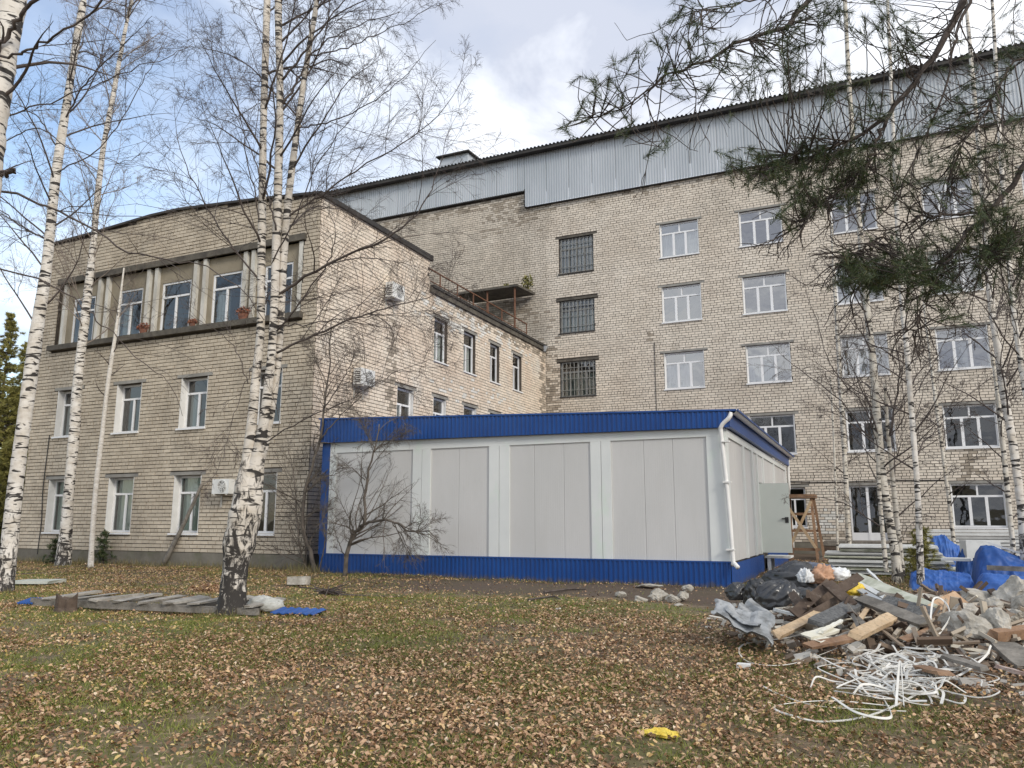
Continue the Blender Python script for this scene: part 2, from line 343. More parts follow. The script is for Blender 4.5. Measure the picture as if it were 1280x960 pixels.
spruce_m = leaf_mat('spruce_needles', [(0, (.13, .13, .035)), (.6, (.25, .235, .06)), (1, (.36, .31, .09))], .7)
rusty_leaf = leaf_mat('withered_leaves', [(0, (.16, .05, .03)), (.6, (.30, .11, .06)), (1, (.38, .18, .10))], .8)
weed_m = leaf_mat('weed_leaves', [(0, (.08, .09, .02)), (.6, (.20, .19, .05)), (1, (.34, .29, .09))], .8)

gm = M('ground_earth', (.10, .072, .038), (.19, .138, .08), .9, .95, .7, 11, detail=8)
overlay(gm, (.11, .125, .025), .55, (.46, .60), amount=.85)
overlay(gm, (.125, .09, .06), .8, (.48, .64), amount=.9, zlim=None)
overlay(gm, (.34, .24, .16), 14, (.53, .64), amount=.8)
overlay(gm, (.04, .03, .02), 22, (.58, .68), amount=.6)

overlay(gm, (.085, .058, .04), 1.3, (.48, .66), amount=.85, zlim=13.4, zsoft=-1.8, axis=1)

# ------------------------------------------------------------------ ground
def ground():
    a = np.concatenate([-np.geomspace(60, 900, 8)[::-1], np.linspace(-45, 25, 176), np.geomspace(40, 900, 8)])
    b = np.concatenate([-np.geomspace(20, 900, 8)[::-1], np.linspace(-10, 40, 126), np.geomspace(55, 900, 8)])
    X, Y = np.meshgrid(a, b); Z = gz(X, Y); n, k = X.shape
    i = np.arange(n-1)[:, None]*k+np.arange(k-1)[None]
    o = mesh_np('ground', np.stack([X, Y, Z], -1).reshape(-1, 3), np.stack([i, i+1, i+k+1, i+k], -1).reshape(-1, 4), gm, smooth=True)
    tag(o, 'leaf strewn earth and thin grass around the buildings', 'ground', kind='structure')
ground()

# ------------------------------------------------------------------ brick walls
YW, XW, YM, YMOD, XMOD = 16.49, -13.44, 33.22, 15.86, -2.56
CH, BL, JT, DEP = .109, .285, .020, .022
def brick_rows(u0, u1, z0, ztop, openings, zmax, skip=None):
    """list of (ua, ub, za, zb, depth) for one face; ztop(u) is the top outline"""
    rec = []; r = 0; z = z0
    while z+CH*.8 < zmax:
        za, zb = z+JT/2, z+CH-JT/2; zm = (za+zb)/2
        blocks = sorted((a, b) for a, b, c, d in openings if c-.02 < zm < d+.02)
        spans = []; c = u0
        for a, b in blocks:
            if a > c: spans.append((c, a))
            c = max(c, b)
        if c < u1: spans.append((c, u1))
        off = (0, .5)[r % 2]*BL+.03*math.sin(r*1.7)
        header = (r % 6 == 5); L_ = BL*.5 if header else BL
        for a, b in spans:
            k = math.floor((a-off)/L_)
            e = a
            while e < b-.02:
                k += 1; f = min(off+k*L_, b)
                if f-e > .035:
                    um = (e+f)/2
                    if zb < ztop(um)-.02 and not (skip and skip(um, zm)):
                        rec.append((e+JT/2, f-JT/2, za, zb))
                e = f
        z += CH; r += 1
    rec = np.array(rec); n = len(rec)
    rec += rng.normal(0, .0018, rec.shape)
    return np.column_stack([rec, rng.normal(0, .0035, n)])
BOXF = np.array([[0,1,2,3],[0,4,5,1],[1,5,6,2],[2,6,7,3],[3,7,4,0]])
def patch(rec, spots):
    """material index per brick: spots (u, z, ru, rz, index, strength) are soft edged patches of other bricks"""
    u = rec[:, :2].mean(1); z = rec[:, 2:4].mean(1); mi = np.zeros(len(rec), int)
    for cu, cz, ru, rz, k, st in spots:
        f = np.exp(-(((u-cu)/ru)**4+((z-cz)/rz)**4))*st; mi[rng.random(len(rec)) < f] = k
    return np.repeat(mi, 5)
def brick_geo(rec, mapf):
    ua, ub, za, zb, d = rec.T; n = len(rec); V = np.empty((n, 8, 3))
    for k, (u, z) in enumerate(((ua, za), (ub, za), (ub, zb), (ua, zb))):
        V[:, k] = mapf(u, z, d+rng.normal(0, .0015, n)); V[:, k+4] = mapf(u, z, np.full(n, -DEP-.004))
    Fq = (BOXF[None]+(np.arange(n)*8)[:, None, None]).reshape(-1, 4)
    return V.reshape(-1, 3), Fq
def wall_core(u0, u1, z0, ztops, openings, mapf, depth, name, mat_, parent):
    """mortar bed: one sheet with holes and reveals; ztops list of (u, z) for the top outline"""
    us = sorted({u0, u1, *[u for u, _ in ztops], *[o[0] for o in openings], *[o[1] for o in openings]}); us = [u for u in us if u0 <= u <= u1]
    zt = lambda u: float(np.interp(u, [p[0] for p in ztops], [p[1] for p in ztops]))
    mb = MB(); q = np.array([[0, 1, 2, 3]])
    for a, b in zip(us[:-1], us[1:]):
        cuts = sorted((o[2], o[3]) for o in openings if o[0] <= a+1e-6 and o[1] >= b-1e-6); z = z0
        for c, d in cuts:
            if c > z: mb.add([mapf(a, z, -DEP), mapf(b, z, -DEP), mapf(b, c, -DEP), mapf(a, c, -DEP)], q)
            z = d
        mb.add([mapf(a, z, -DEP), mapf(b, z, -DEP), mapf(b, zt(b), -DEP), mapf(a, zt(a), -DEP)], q)
    for a, b, c, d in openings:
        for (p, r_) in (((a, c), (b, c)), ((b, c), (b, d)), ((b, d), (a, d)), ((a, d), (a, c))):
            mb.add([mapf(*p, -DEP), mapf(*r_, -DEP), mapf(*r_, -DEP-depth), mapf(*p, -DEP-depth)], q)
    return mb.build(name, mat_, parent)
mapWF = lambda u, z, d: np.stack(np.broadcast_arrays(u, YW-d, z), -1)      # wing front, u = x
mapWS = lambda u, z, d: np.stack(np.broadcast_arrays(XW+d, u, z), -1)      # wing side, u = y
mapMF = lambda u, z, d: np.stack(np.broadcast_arrays(u, YM-d, z), -1)      # main front
def fbox(mb, mapf, u0, u1, z0, z1, d0, d1):
    """box in face coordinates, d outward"""
    P = [mapf(u, z, d) for z, d in ((z0, d0), (z0, d1)) for u in (u0, u1)]
    P = [mapf(u0, z0, d0), mapf(u1, z0, d0), mapf(u1, z0, d1), mapf(u0, z0, d1), mapf(u0, z1, d0), mapf(u1, z1, d0), mapf(u1, z1, d1), mapf(u0, z1, d1)]
    return mb.hexa(P)

PANES = 0
def window(parent, mapf, u0, u1, z0, z1, style='T2', set_=.13, fr=pvc, gl=glass, curtain=None, sill=True, reveal=None, lintel=concrete, open_sash=None):
    """frame mesh 'window' with panes, sill, reveal and curtain as its children"""
    D = -set_; t = .065; mb = MB()
    def bar(a, b, c, d, e=0): fbox(mb, mapf, a, b, c, d, D-.06, D+e)
    bar(u0, u1, z0, z0+t); bar(u0, u1, z1-t, z1); bar(u0, u0+t, z0+t, z1-t); bar(u1-t, u1, z0+t, z1-t)
    h = z1-z0; w = u1-u0; panes = []; ia, ib, ja, jb = u0+t, u1-t, z0+t, z1-t
    if style == 'T2':
        zt_ = z0+h*.70; bar(ia, ib, zt_-.03, zt_+.03, .004); um = (u0+u1)/2
        bar(um-.035, um+.035, ja, zt_-.03, .006); panes = [(ia, ib, zt_+.03, jb), (ia, um-.035, ja, zt_-.03), (um+.035, ib, ja, zt_-.03)]
    elif style == 'N1':
        zt_ = z0+h*.68; bar(ia, ib, zt_-.03, zt_+.03, .004); um = u0+w*.42
        bar(um-.03, um+.03, ja, zt_-.03, .006); panes = [(ia, ib, zt_+.03, jb), (ia, um-.03, ja, zt_-.03), (um+.03, ib, ja, zt_-.03)]
    elif style == 'T3':
        zt_ = z0+h*.71; bar(ia, ib, zt_-.035, zt_+.035, .004); um = (u0+u1)/2
        bar(um-.03, um+.03, zt_+.035, jb, .006); a, b = u0+w*.345, u0+w*.655
        bar(a-.05, a+.05, ja, zt_-.035, .006); bar(b-.05, b+.05, ja, zt_-.035, .006)
        panes = [(ia, um-.03, zt_+.035, jb), (um+.03, ib, zt_+.035, jb), (ia, a-.05, ja, zt_-.035), (a+.05, b-.05, ja, zt_-.035), (b+.05, ib, ja, zt_-.035)]
    elif style == 'bars':
        zt_ = z0+h*.70; bar(ia, ib, zt_-.04, zt_+.04, .004); um = (u0+u1)/2
        bar(um-.04, um+.04, zt_+.04, jb, .006); panes = [(ia, um-.04, zt_+.04, jb), (um+.04, ib, zt_+.04, jb)]
        xs = np.linspace(ia, ib, 5)
        for x in xs[1:-1]: bar(x-.03, x+.03, ja, zt_-.04, .006)
        for a, b in zip(xs[:-1], xs[1:]): panes.append((a+.03*(a > ia), b-.03*(b < ib), ja, zt_-.04))
    elif style == 'door':
        um = u0+w*.5; bar(um-.05, um+.05, ja, jb, .006)
        panes = [(ia, um-.05, z0+h*.22, jb), (um+.05, ib, z0+h*.22, jb)]
        bar(ia, um-.05, ja, z0+h*.22, -.01); bar(um+.05, ib, ja, z0+h*.22, -.01)
    wo = mb.build('window', fr, parent)
    for a, b, c, d in panes:
        e = rng.normal(0, .004)
        o = mesh_np('pane', [mapf(a, c, D-.03), mapf(b, c, D-.03), mapf(b, d, D-.03+e), mapf(a, d, D-.03+e)], np.array([[0, 1, 2, 3]]), gl, wo)
    if sill: fbox(MB(), mapf, u0-.03, u1+.03, z0-.055, z0-.004, D, .055).build('sill', pvc if fr is pvc else flashing, wo)
    if reveal:
        rb = MB(); fbox(rb, mapf, u0+.003, u0+.025, z0+.003, z1-.003, D+.002, -.012); rb.build('reveal', reveal, wo); fbox(MB(), mapf, u1-.025, u1-.003, z0+.003, z1-.003, D+.002, -.012).build('reveal', reveal, wo)
    if lintel: fbox(MB(), mapf, u0-.16, u1+.16, z1+.004, z1+.10, -DEP-.05, .004).build('lintel', lintel, parent)
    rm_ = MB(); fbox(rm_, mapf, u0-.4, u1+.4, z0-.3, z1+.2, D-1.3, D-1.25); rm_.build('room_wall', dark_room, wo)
    if curtain is not None:
        mat_, parts = curtain
        for (fa, fb, za, zb) in parts:
            n = 25; us = np.linspace(u0+w*fa, u0+w*fb, n); dd = D-.16-.03*np.sin(np.arange(n)*1.3)-.015*np.sin(np.arange(n)*2.9)
            V = np.concatenate([mapf(us, np.full(n, z0+h*za), dd), mapf(us, np.full(n, z0+h*zb), dd)]); i = np.arange(n-1)
            mesh_np('curtain', V, np.stack([i, i+1, n+i+1, n+i], -1), mat_, wo, smooth=True)
    return wo

# ------------------------------------------------------------------ the wing (three storeys, left)
wing = thing('brick_building', ((-24.93+XW)/2, (YW+YM)/2, .3), 'three storey wing of yellowish brick with low gabled parapet', 'building')
ztopW = [(-24.93, 10.87), (-22.9, 10.95), (-20.1, 11.11), (-18.9, 11.11), (-15.8, 10.88), (XW, 10.65)]
zW = lambda u: float(np.interp(u, [p[0] for p in ztopW], [p[1] for p in ztopW]))
frontW = [(-23.75, -22.70), (-21.02, -19.93), (-18.30, -17.24), (-15.55, -14.50)]
open1 = [(a, b, 1.23, 2.86) for a, b in frontW]; open2 = [(a, b, 4.23, 5.73) for a, b in frontW]
ribbon = (-24.2, -13.98, 7.24, 9.36)
PL = .70
opsWF = open1+open2+[ribbon]
wall_core(-24.93, XW, .1, ztopW, opsWF, mapWF, .26, 'wall', mortar, wing)
lint = [(a-.16, b+.16, d, d+.10) for a, b, c, d in open1+open2]
recWF = brick_rows(-24.93, XW, PL, zW, opsWF+lint+[(-24.3, -13.9, 7.08, 7.25), (-24.3, -13.9, 9.34, 9.56)], 11.2)
# the 300 bricks that show largest are parts of their own; the rest stay one part
dist = np.hypot(recWF[:, :2].mean(1), YW); score = (recWF[:, 1]-recWF[:, 0])/dist**1.2-1e-4*np.abs(recWF[:, 2]-3)
order = np.argsort(-score); big = order[:300]
V, Fq = brick_geo(recWF[order[300:]], mapWF); tag(mesh_np('bricks', V, Fq, wing_brick, wing), kind='stuff')
for r_ in recWF[big]:
    V, Fq = brick_geo(r_[None], mapWF); mesh_np('brick', V, Fq, wing_brick, wing)
s_up = [(22.88, 23.82), (25.06, 26.03), (27.30, 28.17), (29.50, 30.43)]; s_lo = [(20.63, 21.62), (22.90, 23.80), (25.12, 26.15), (27.3, 28.25), (29.5, 30.4)]
opsWS = [(a, b, 7.08, 8.63) for a, b in s_up]+[(a, b, 4.15, 5.79) for a, b in s_lo]
ztS = [(YW, 10.66), (22.49, 10.66), (22.50, 9.60), (YM, 9.60)]
zS = lambda u: 10.66 if u < 22.5 else 9.60
wall_core(YW+DEP, YM, .1, ztS, opsWS, mapWS, .16, 'wall', side_mortar, wing)
lint = [(a-.12, b+.12, d, d+.10) for a, b, c, d in opsWS]
recWS = brick_rows(YW+.02, YM, PL, zS, opsWS+lint, 10.7, skip=lambda u, z: u > 16.5 and z < 3.0 and u > 18)
V, Fq = brick_geo(recWS, mapWS)
mi = patch(recWS, [(20.3, 6.6, .22, 1.9, 2, .7), (18.2, 4.3, .5, 1.2, 2, .35), (24.6, 8.9, 2.4, .55, 1, .55), (29, 8.95, 3, .5, 1, .3), (26.5, 6.3, 3.0, .5, 1, .25), (32.9, 7, .35, 3, 2, .7), (30, 9.25, 4, .2, 2, .6)])
tag(mesh_np('bricks', V, Fq, [side_brick, white_brick, sooty_brick], wing, midx=mi), kind='stuff')
# plinth, closing walls, roofs
mb = MB(); mb.box(-24.97, XW+.04, YW-.05, YW+.3, -.2, PL-.01); mb.box(XW-.3, XW+.04, YW+.301, YM-.1, -.2, PL-.01); mb.build('plinth', plinth_m, wing)
mb = MB(); mb.box(-24.93, -24.7, YW+.03, YM, -.2, 9.6); mb.box(-24.9, XW-.05, 22.35, 22.5, 9.4, 10.62); mb.box(-24.93, XW-.2, YM-.6, YM-.3, 0, 9.5); mb.build('back_wall', mortar, wing)
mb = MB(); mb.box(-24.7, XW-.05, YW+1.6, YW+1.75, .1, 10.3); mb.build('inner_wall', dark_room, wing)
q = np.array([[0, 1, 2, 3]])
mb = MB(); xs = [p[0] for p in ztopW]
for (xa, za), (xb, zb) in zip(ztopW[:-1], ztopW[1:]):
    xa2 = xa-.08 if xa == -24.93 else xa; xb2 = xb+.08 if xb == XW else xb
    mb.hexa([(xa2, YW-.09, za-.035), (xb2, YW-.09, zb-.035), (xb2, 22.6, zb+.02), (xa2, 22.6, za+.02), (xa2, YW-.09, za+.035), (xb2, YW-.09, zb+.035), (xb2, 22.6, zb+.10), (xa2, 22.6, za+.10)])
mb.build('roof', flashing, wing)
fbox(MB(), mapWS, YW-.09, 22.6, 10.56, 10.645, -.005, .085).build('roof_edge', flashing, wing)
mb = MB(); mb.box(-24.97, XW+.14, 22.56, YM-.03, 9.60, 9.70); mb.build('lower_roof', flashing, wing)
fbox(MB(), mapWS, 22.5, YM-.04, 9.42, 9.598, 0, .09).build('roof_edge', dark_conc, wing)
# ribbon of third floor windows between pilasters
mb = MB(); fbox(mb, mapWF, ribbon[0], ribbon[1], 7.24, 9.36, -.34, -.30)
ribw = [(-23.60, -22.55), (-21.45, -20.38), (-19.55, -18.32), (-17.45, -16.30), (-15.45, -14.42)]
mb = MB(); c = ribbon[0]
for a, b in ribw: fbox(mb, mapWF, c, a, 7.25, 9.35, -.30, -.13); fbox(mb, mapWF, a, b, 8.84, 9.35, -.30, -.13); c = b
fbox(mb, mapWF, c, ribbon[1], 7.25, 9.35, -.30, -.13); mb.build('recess_wall', tan_plaster, wing)
for x in (-23.93, -22.28, -21.90, -20.07, -19.72, -18.08, -17.70, -16.12, -15.82, -14.08):
    fbox(MB(), mapWF, x-.07, x+.07, 7.26, 9.34, -.129, -.02).build('pilaster', dirty_white, wing)
fbox(MB(), mapWF, -24.32, -13.88, 7.08, 7.245, -.3, .16).build('ledge', dark_conc, wing)
fbox(MB(), mapWF, -24.28, -13.92, 9.36, 9.55, -.3, .05).build('lintel', dark_conc, wing)
for k, (a, b) in enumerate(ribw):
    window(wing, mapWF, a, b, 7.27, 8.84, 'T2', .16, curtain=(curtain_m, [(.05, .5, .03, .68)]) if k in (1, 3) else None, sill=False, lintel=None)
for k, (a, b) in enumerate(frontW):
    window(wing, mapWF, a, b, 1.23, 2.86, 'T2', .23, curtain=(curtain_g, [(.03, .97, .03, .97)]) if k < 3 else None, reveal=white_paint)
    window(wing, mapWF, a, b, 4.23, 5.73, 'T2', .23, curtain=[(curtain_m, [(.04, .28, .03, .68)]), None, (curtain_m, [(.04, .3, .03, .7)]), None][k], reveal=white_paint)
for k, (a, b) in enumerate(s_up): window(wing, mapWS, a, b, 7.08, 8.63, 'N1', .13, curtain=(curtain_m, [(.04, .96, .02, .68)]) if k in (0, 1) else None)
for k, (a, b) in enumerate(s_lo): window(wing, mapWS, a, b, 4.15, 5.79, 'N1', .13, curtain=(curtain_m, [(.04, .5, .02, .7)]) if k in (0, 2) else None, reveal=white_paint)
mb = MB(); mb.box(-24.05, -23.35, 18.2, 18.9, 10.8, 11.75); cp = MB(); cp.box(-24.12, -23.28, 18.13, 18.97, 11.751, 11.83)
ch = mb.build('chimney', white_paint, wing); cp.build('chimney_cap', flashing, ch)
# cable down the front, and hole-like dark vents
mb = MB(); mb.tube(spline([(-23.9, YW-.03, 4.3), (-23.95, YW-.03, 2.6), (-23.86, YW-.03, 1.6), (-23.85, YW-.06, .55)], 14), .016, 5); mb.build('cable', black_m, wing)

# ------------------------------------------------------------------ the main block (five storeys, behind)
main = thing('hospital_building', (-6, YM+6, .3), 'five storey block of beige brick with corrugated metal attic', 'building')
cols = {'b0': (-12.72, -10.99), 'c2': (-7.83, -6.09), 'c3': (-4.34, -2.57), 'c4': (-.66, 1.05), 'c5': (2.72, 4.46), 'c6': (6.1, 7.84), 'c7': (9.5, 11.24)}
PVCZ = {5: (13.25, 14.83), 4: (10.24, 11.86), 3: (7.24, 8.85), 2: (4.26, 5.86), 1: (1.34, 2.93)}
opM = []
for c in ('c2', 'c3', 'c4', 'c5', 'c6', 'c7'):
    for f in (5, 4, 3, 2, 1):
        if c == 'c2' and f == 1 or c == 'c4' and f == 1 or c == 'c3' and f == 1: continue
        opM.append((*cols[c], *PVCZ[f], c, f))
for z0, z1, f in ((13.145, 14.89, 5), (10.24, 11.81, 4), (7.22, 8.87, 3)): opM.append((*cols['b0'], z0, z1, 'b0', f))
opM.append((-3.18, -2.35, 1.34, 2.9, 'n', 1)); opM.append((-.75, .55, .62, 2.93, 'd', 1))
ops = [o[:4] for o in opM]
ztM = [(-30, 17.64), (-14.44, 17.64), (-14.43, 16.80), (14, 16.80)]
zM = lambda u: 17.64 if u < -14.43 else 16.80
wall_core(-30, 14, .1, ztM, ops, mapMF, .14, 'wall', mortar, main)
lint = [(a-.16, b+.16, d, d+.10) for a, b, c, d in ops]
recM = brick_rows(-27, 14, .75, zM, ops+lint, 17.7, skip=lambda u, z: (u < -13.6 and z < 9.4) or (u > 7 and z < 1.5))
V, Fq = brick_geo(recM, mapMF)
mi = patch(recM, [(-1.55, 1.45, .5, .45, 1, .85), (3.5, 3.5, .35, .55, 2, .6), (-13.2, 6.5, .5, 3.2, 2, .55), (-15.3, 16.6, 1.5, .9, 2, .35), (-20, 17.3, 6, .3, 2, .45), (-6, 16.65, 8, .22, 2, .35), (-8.5, 9.6, .5, .3, 2, .2), (-16, 11.5, 2.2, .6, 2, .5), (0, .9, 3, .25, 2, .4)])
tag(mesh_np('bricks', V, Fq, [main_brick, white_brick, sooty_brick], main, midx=mi), kind='stuff')
mb = MB(); mb.box(-13.4, -.9, YM-.05, YM+.2, -.2, .74); mb.box(.7, 14, YM-.05, YM+.2, -.2, .74); mb.build('plinth', plinth_m, main)
mb = MB(); mb.box(-30, -29.7, YM+.03, YM+12, 0, 19.4); mb.box(13.7, 14, YM+.03, YM+12, 0, 19.4); mb.box(-29.7, 13.7, YM+11.7, YM+12, 0, 19.4); mb.build('back_wall', mortar, main)
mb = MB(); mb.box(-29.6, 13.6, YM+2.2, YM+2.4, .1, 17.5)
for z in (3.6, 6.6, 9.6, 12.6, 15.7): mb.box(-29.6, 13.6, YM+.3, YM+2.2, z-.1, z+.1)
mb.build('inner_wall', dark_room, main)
CUR = {('c2', 5): [(.02, .30, .02, .70), (.66, .98, .02, .7), (.33, .64, .02, .7)], ('c2', 3): [(.33, .66, .02, .7), (.02, .33, .02, .7)], 
       ('c3', 3): [(.33, .66, .02, .7), (.02, .3, .02, .7)], ('c4', 3): [(.33, .64, .02, .7)], ('c5', 4): [(.02, .5, .02, .97)], ('c5', 3): [(.33, .6, .02, .7)], ('c4', 4): [(.02, .4, .02, .97)]}
for a, b, c, d, cn, f in opM:
    if cn == 'b0':
        w_ = window(main, mapMF, a, b, c, d, 'bars', .13, grey_wood, glass_dusty, curtain=(curtain_g, [(.02, .98, .02, .66)]) if f != 5 else (curtain_m, [(.02, .98, .02, .97)]), lintel=dark_conc)
        gb = MB()
        for u in np.linspace(a+.12, b-.12, 9): fbox(gb, mapMF, u-.012, u+.012, c+.03, d-.03, -.07, -.046)
        for z in np.linspace(c+.3, d-.3, 3): fbox(gb, mapMF, a+.02, b-.02, z-.012, z+.012, -.045, -.025)
        gb.build('grille', grey_wood, w_)
    elif cn == 'd': window(main, mapMF, a, b, c, d, 'door', .12, sill=False)
    elif cn == 'n': window(main, mapMF, a, b, c, d, 'T2', .12)
    else:
        cu = CUR.get((cn, f)); window(main, mapMF, a, b, c, d, 'T3', .12, gl=glass_sky if f > 2 else glass, curtain=(curtain_m, cu) if cu else None, reveal=white_paint, lintel=concrete)
mb = MB(); mb.tube(spline([(-2.9, YM-.02, 3.12), (-1.2, YM-.02, 3.08), (.6, YM-.02, 3.10), (2.6, YM-.02, 3.07)], 20), .018, 5); mb.build('cable', black_m, main)
mb = MB(); mb.tube(spline([(-3.6, YM-.02, 16.7), (-8.25, YM-.02, 13.2), (-8.22, YM-.02, 8), (-8.24, YM-.02, 1.0)], 4), .012, 5) if False else mb.tube([(-8.22, YM-.02, 9.4), (-8.24, YM-.02, 1.0)], .014, 5); mb.build('cable', black_m, main)
# corrugated attic cladding: each sheet a part
def corrugated(name, mat_, parent, org, uvec, vvec, nvec, width, height, pitch=.13, amp=.035, thick=.0):
    uvec, vvec, nvec, org = (np.array(x, float) for x in (uvec, vvec, nvec, org))
    k = max(1, int(round(width/pitch))); pr = width/k; us = [0.]; ds = [0.]
    for i in range(k):
        us += [pr*(i+.30), pr*(i+.42), pr*(i+.80), pr*(i+.92)]; ds += [0, amp, amp, 0]
    us.append(width); ds.append(0); us = np.array(us); ds = np.array(ds); n = len(us)
    lo = org+us[:, None]*uvec+ds[:, None]*nvec; V = np.concatenate([lo, lo+vvec*height]); i = np.arange(n-1)
    return mesh_np(name, V, np.stack([i, i+1, n+i+1, n+i], -1), mat_, parent)
x = -30.; 
while x < 14:
    w = 1.17; z0 = 17.64 if x < -14.5 else 16.78
    if x < -14.5 and x+w > -14.44: w = -14.44-x
    corrugated('cladding_sheet', galv, main, (x, YM-.16, z0), (1, 0, 0), (0, 0, 1), (0, -1, 0), w-.012, 19.50-z0+rng.normal(0, .004)); x += w
mb = MB(); mb.box(-14.43, -14.40, YM-.18, YM, 16.78, 17.7); mb.box(-30, -14.44, YM-.155, YM+.1, 17.60, 17.638); mb.box(-14.43, 14, YM-.155, YM+.1, 16.74, 16.778); mb.build('cladding_edge', flashing, main)
x = -30.
while x < 14:
    corrugated('roof_sheet', roof_m, main, (x, YM-.62, 19.55), (1, 0, 0), (0, .985, .17), (0, -.17, .985), 1.2-.01, 8, pitch=.2, amp=.06); x += 1.2
mb = MB(); mb.box(-30, 14, YM-.58, YM-.50, 19.40, 19.545); mb.box(-30, 14, YM-.499, YM+.2, 19.43, 19.47); mb.build('eave_board', flashing, main)
hb = MB(); hx = -18.97; hb.hexa([(hx-.85, 34.0, 19.9), (hx+.85, 34.0, 19.9), (hx+.85, 35.6, 20.1), (hx-.85, 35.6, 20.1), (hx-.85, 34.0, 20.85), (hx+.85, 34.0, 20.85), (hx+.85, 35.6, 20.95), (hx-.85, 35.6, 20.95)])
h_ = hb.build('roof_hatch', galv, main)
hb = MB(); hb.hexa([(hx-1, 33.8, 20.85), (hx+1, 33.8, 20.85), (hx+1, 35.8, 20.97), (hx-1, 35.8, 20.97), (hx-1, 33.8, 20.92), (hx+1, 33.8, 20.92), (hx+1, 35.8, 21.04), (hx-1, 35.8, 21.04)]); hb.build('hatch_cover', flashing, h_)
# canopy with rusty posts over the roof door, and the railing
can = thing('roof_canopy', (-15.5, 32, 9.7), 'slab canopy on rusty posts above the lower wing roof', 'canopy')
mb = MB(); mb.hexa([(-17.15, 31.0, 12.08), (-13.9, 31.0, 12.10), (-13.9, 33.1, 12.24), (-17.15, 33.1, 12.22), (-17.15, 31.0, 12.17), (-13.9, 31.0, 12.19), (-13.9, 33.1, 12.36), (-17.15, 33.1, 12.34)]); mb.build('slab', dark_conc, can)
for (x, y) in ((-16.9, 31.15), (-14.1, 31.15), (-15.5, 31.15)): mb = MB(); mb.tube([(x, y, 9.7), (x, y, 12.08)], .045, 6); mb.build('post', rust, can)
rail = thing('roof_railing', (-14, 27, 9.7), 'thin rusty railing along the edge of the lower roof', 'railing')
mb = MB(); mb.bar((-14, 22.8, 10.62), (-14, 32.3, 10.62), .05, .04); mb.build('top_rail', rust, rail)
mb = MB(); mb.bar((-14, 22.8, 10.18), (-14, 32.3, 10.18), .03, .03); mb.build('lower_rail', rust, rail)
for y in np.linspace(22.85, 32.25, 8): mb = MB(); mb.bar((-14, y, 9.7), (-14, y, 10.6), .04, .04, up=(1, 0, 0)); mb.build('post', rust, rail)
hp = MB(); hp.add(np.array([(XW+.05+.2*math.cos(a)*s, 32.9+.2*math.sin(a)*s, z) for z, s in ((9.38, .35), (9.62, 1)) for a in np.linspace(0, 2*np.pi, 10, endpoint=False)]), [np.array([[i, (i+1) % 10, 10+(i+1) % 10, 10+i] for i in range(10)])])
tag(hp.build('drain_hopper', galv), 'pale metal rain hopper at the far roof corner', 'drain')

def leaf_cloud(c, rad, n, size, r=rng):
    """n small rhombic leaves in an ellipsoid, as arrays"""
    p = r.normal(0, 1, (n, 3)); p = norm(p)*r.random((n, 1))**(.4)*np.array(rad)+np.array(c)
    a = norm(r.normal(0, 1, (n, 3))); b = norm(np.cross(a, r.normal(0, 1, (n, 3)))); s = size*(.6+.8*r.random((n, 1)))
    V = np.stack([p-a*s, p-b*s*.4, p+a*s, p+b*s*.4], 1).reshape(-1, 3); i = np.arange(n)[:, None]*4
    return V, np.hstack([i, i+1, i+2, i+3])
for (x, y, z, s, lab) in ((-14.1, 32.6, 12.34, .42, 'yellow green weed at the wall end of the canopy'), (-15.1, 32.4, 12.34, .22, 'small weed in the middle of the canopy slab')):
    t = thing('weed', (x, y, z), lab, 'plant'); V, Fq = leaf_cloud((x, y, z+s*.9), (s*.7, s*.7, s), int(260*s/.4), .07); mesh_np('leaves', V, Fq, weed_m, t)
    mb = MB(); [mb.tube([(x, y, z), (x+rng.normal(0, s*.4), y+rng.normal(0, s*.4), z+s*1.5)], .008, 4) for _ in range(6)]; mb.build('stem', twig_m, t)

# ------------------------------------------------------------------ air conditioners
def aircon(org, mapf, u, z, label, w=.70, h=.48, d=.26):
    k_ = h/.56
    t = thing('air_conditioner', org, label, 'air conditioner', 'air conditioning units on the wing')
    mb = MB(); fbox(mb, mapf, u-w/2, u+w/2, z-h/2, z+h/2, .08, .08+d); mb.build('casing', ac_white, t)
    f = MB(); n = 18; cu = u+w*.1
    for rr in (.07*k_, .13*k_, .19*k_, .23*k_):
        P = np.array([mapf(cu+rr*math.cos(a), z+rr*math.sin(a), .085+d) for a in np.linspace(0, 2*np.pi, n)]); f.tube(P, .009, 4)
    for a in np.linspace(0, np.pi, 5)[:-1]: f.bar(mapf(cu-.23*k_*math.cos(a), z-.23*k_*math.sin(a), .084+d), mapf(cu+.23*k_*math.cos(a), z+.23*k_*math.sin(a), .084+d), .012, .012, up=mapf(0, 0, 1)-mapf(0, 0, 0))
    f.build('fan_grille', ac_white, t)
    P = [mapf(cu+.235*k_*math.cos(a), z+.235*k_*math.sin(a), .0815+d) for a in np.linspace(0, 2*np.pi, n, endpoint=False)]
    mesh_np('fan', P, np.array([list(range(n))]), black_m, t)
    v = MB()
    for k in range(6): fbox(v, mapf, u-w/2-.004, u-w/2, z-h/2+.05+k*.07*k_, z-h/2+.075+k*.07*k_, .12, .05+d)
    v.build('side_vent', black_m, t)
    b = MB()
    for s in (-.22, .22): fbox(b, mapf, u+s-.02, u+s+.02, z-h/2-.04, z-h/2-.002, 0, .08+d); fbox(b, mapf, u+s-.02, u+s+.02, z-h/2-.35, z-h/2-.041, 0, .03)
    b.build('bracket', dirty_white, t)
aircon((XW+.2, 20.04, 8.4), mapWS, 20.04, 8.72, 'air conditioner high on the wing side wall under the eave')
aircon((XW+.2, 18.54, 5.4), mapWS, 18.54, 5.70, 'air conditioner behind twigs, lower on the wing side wall')
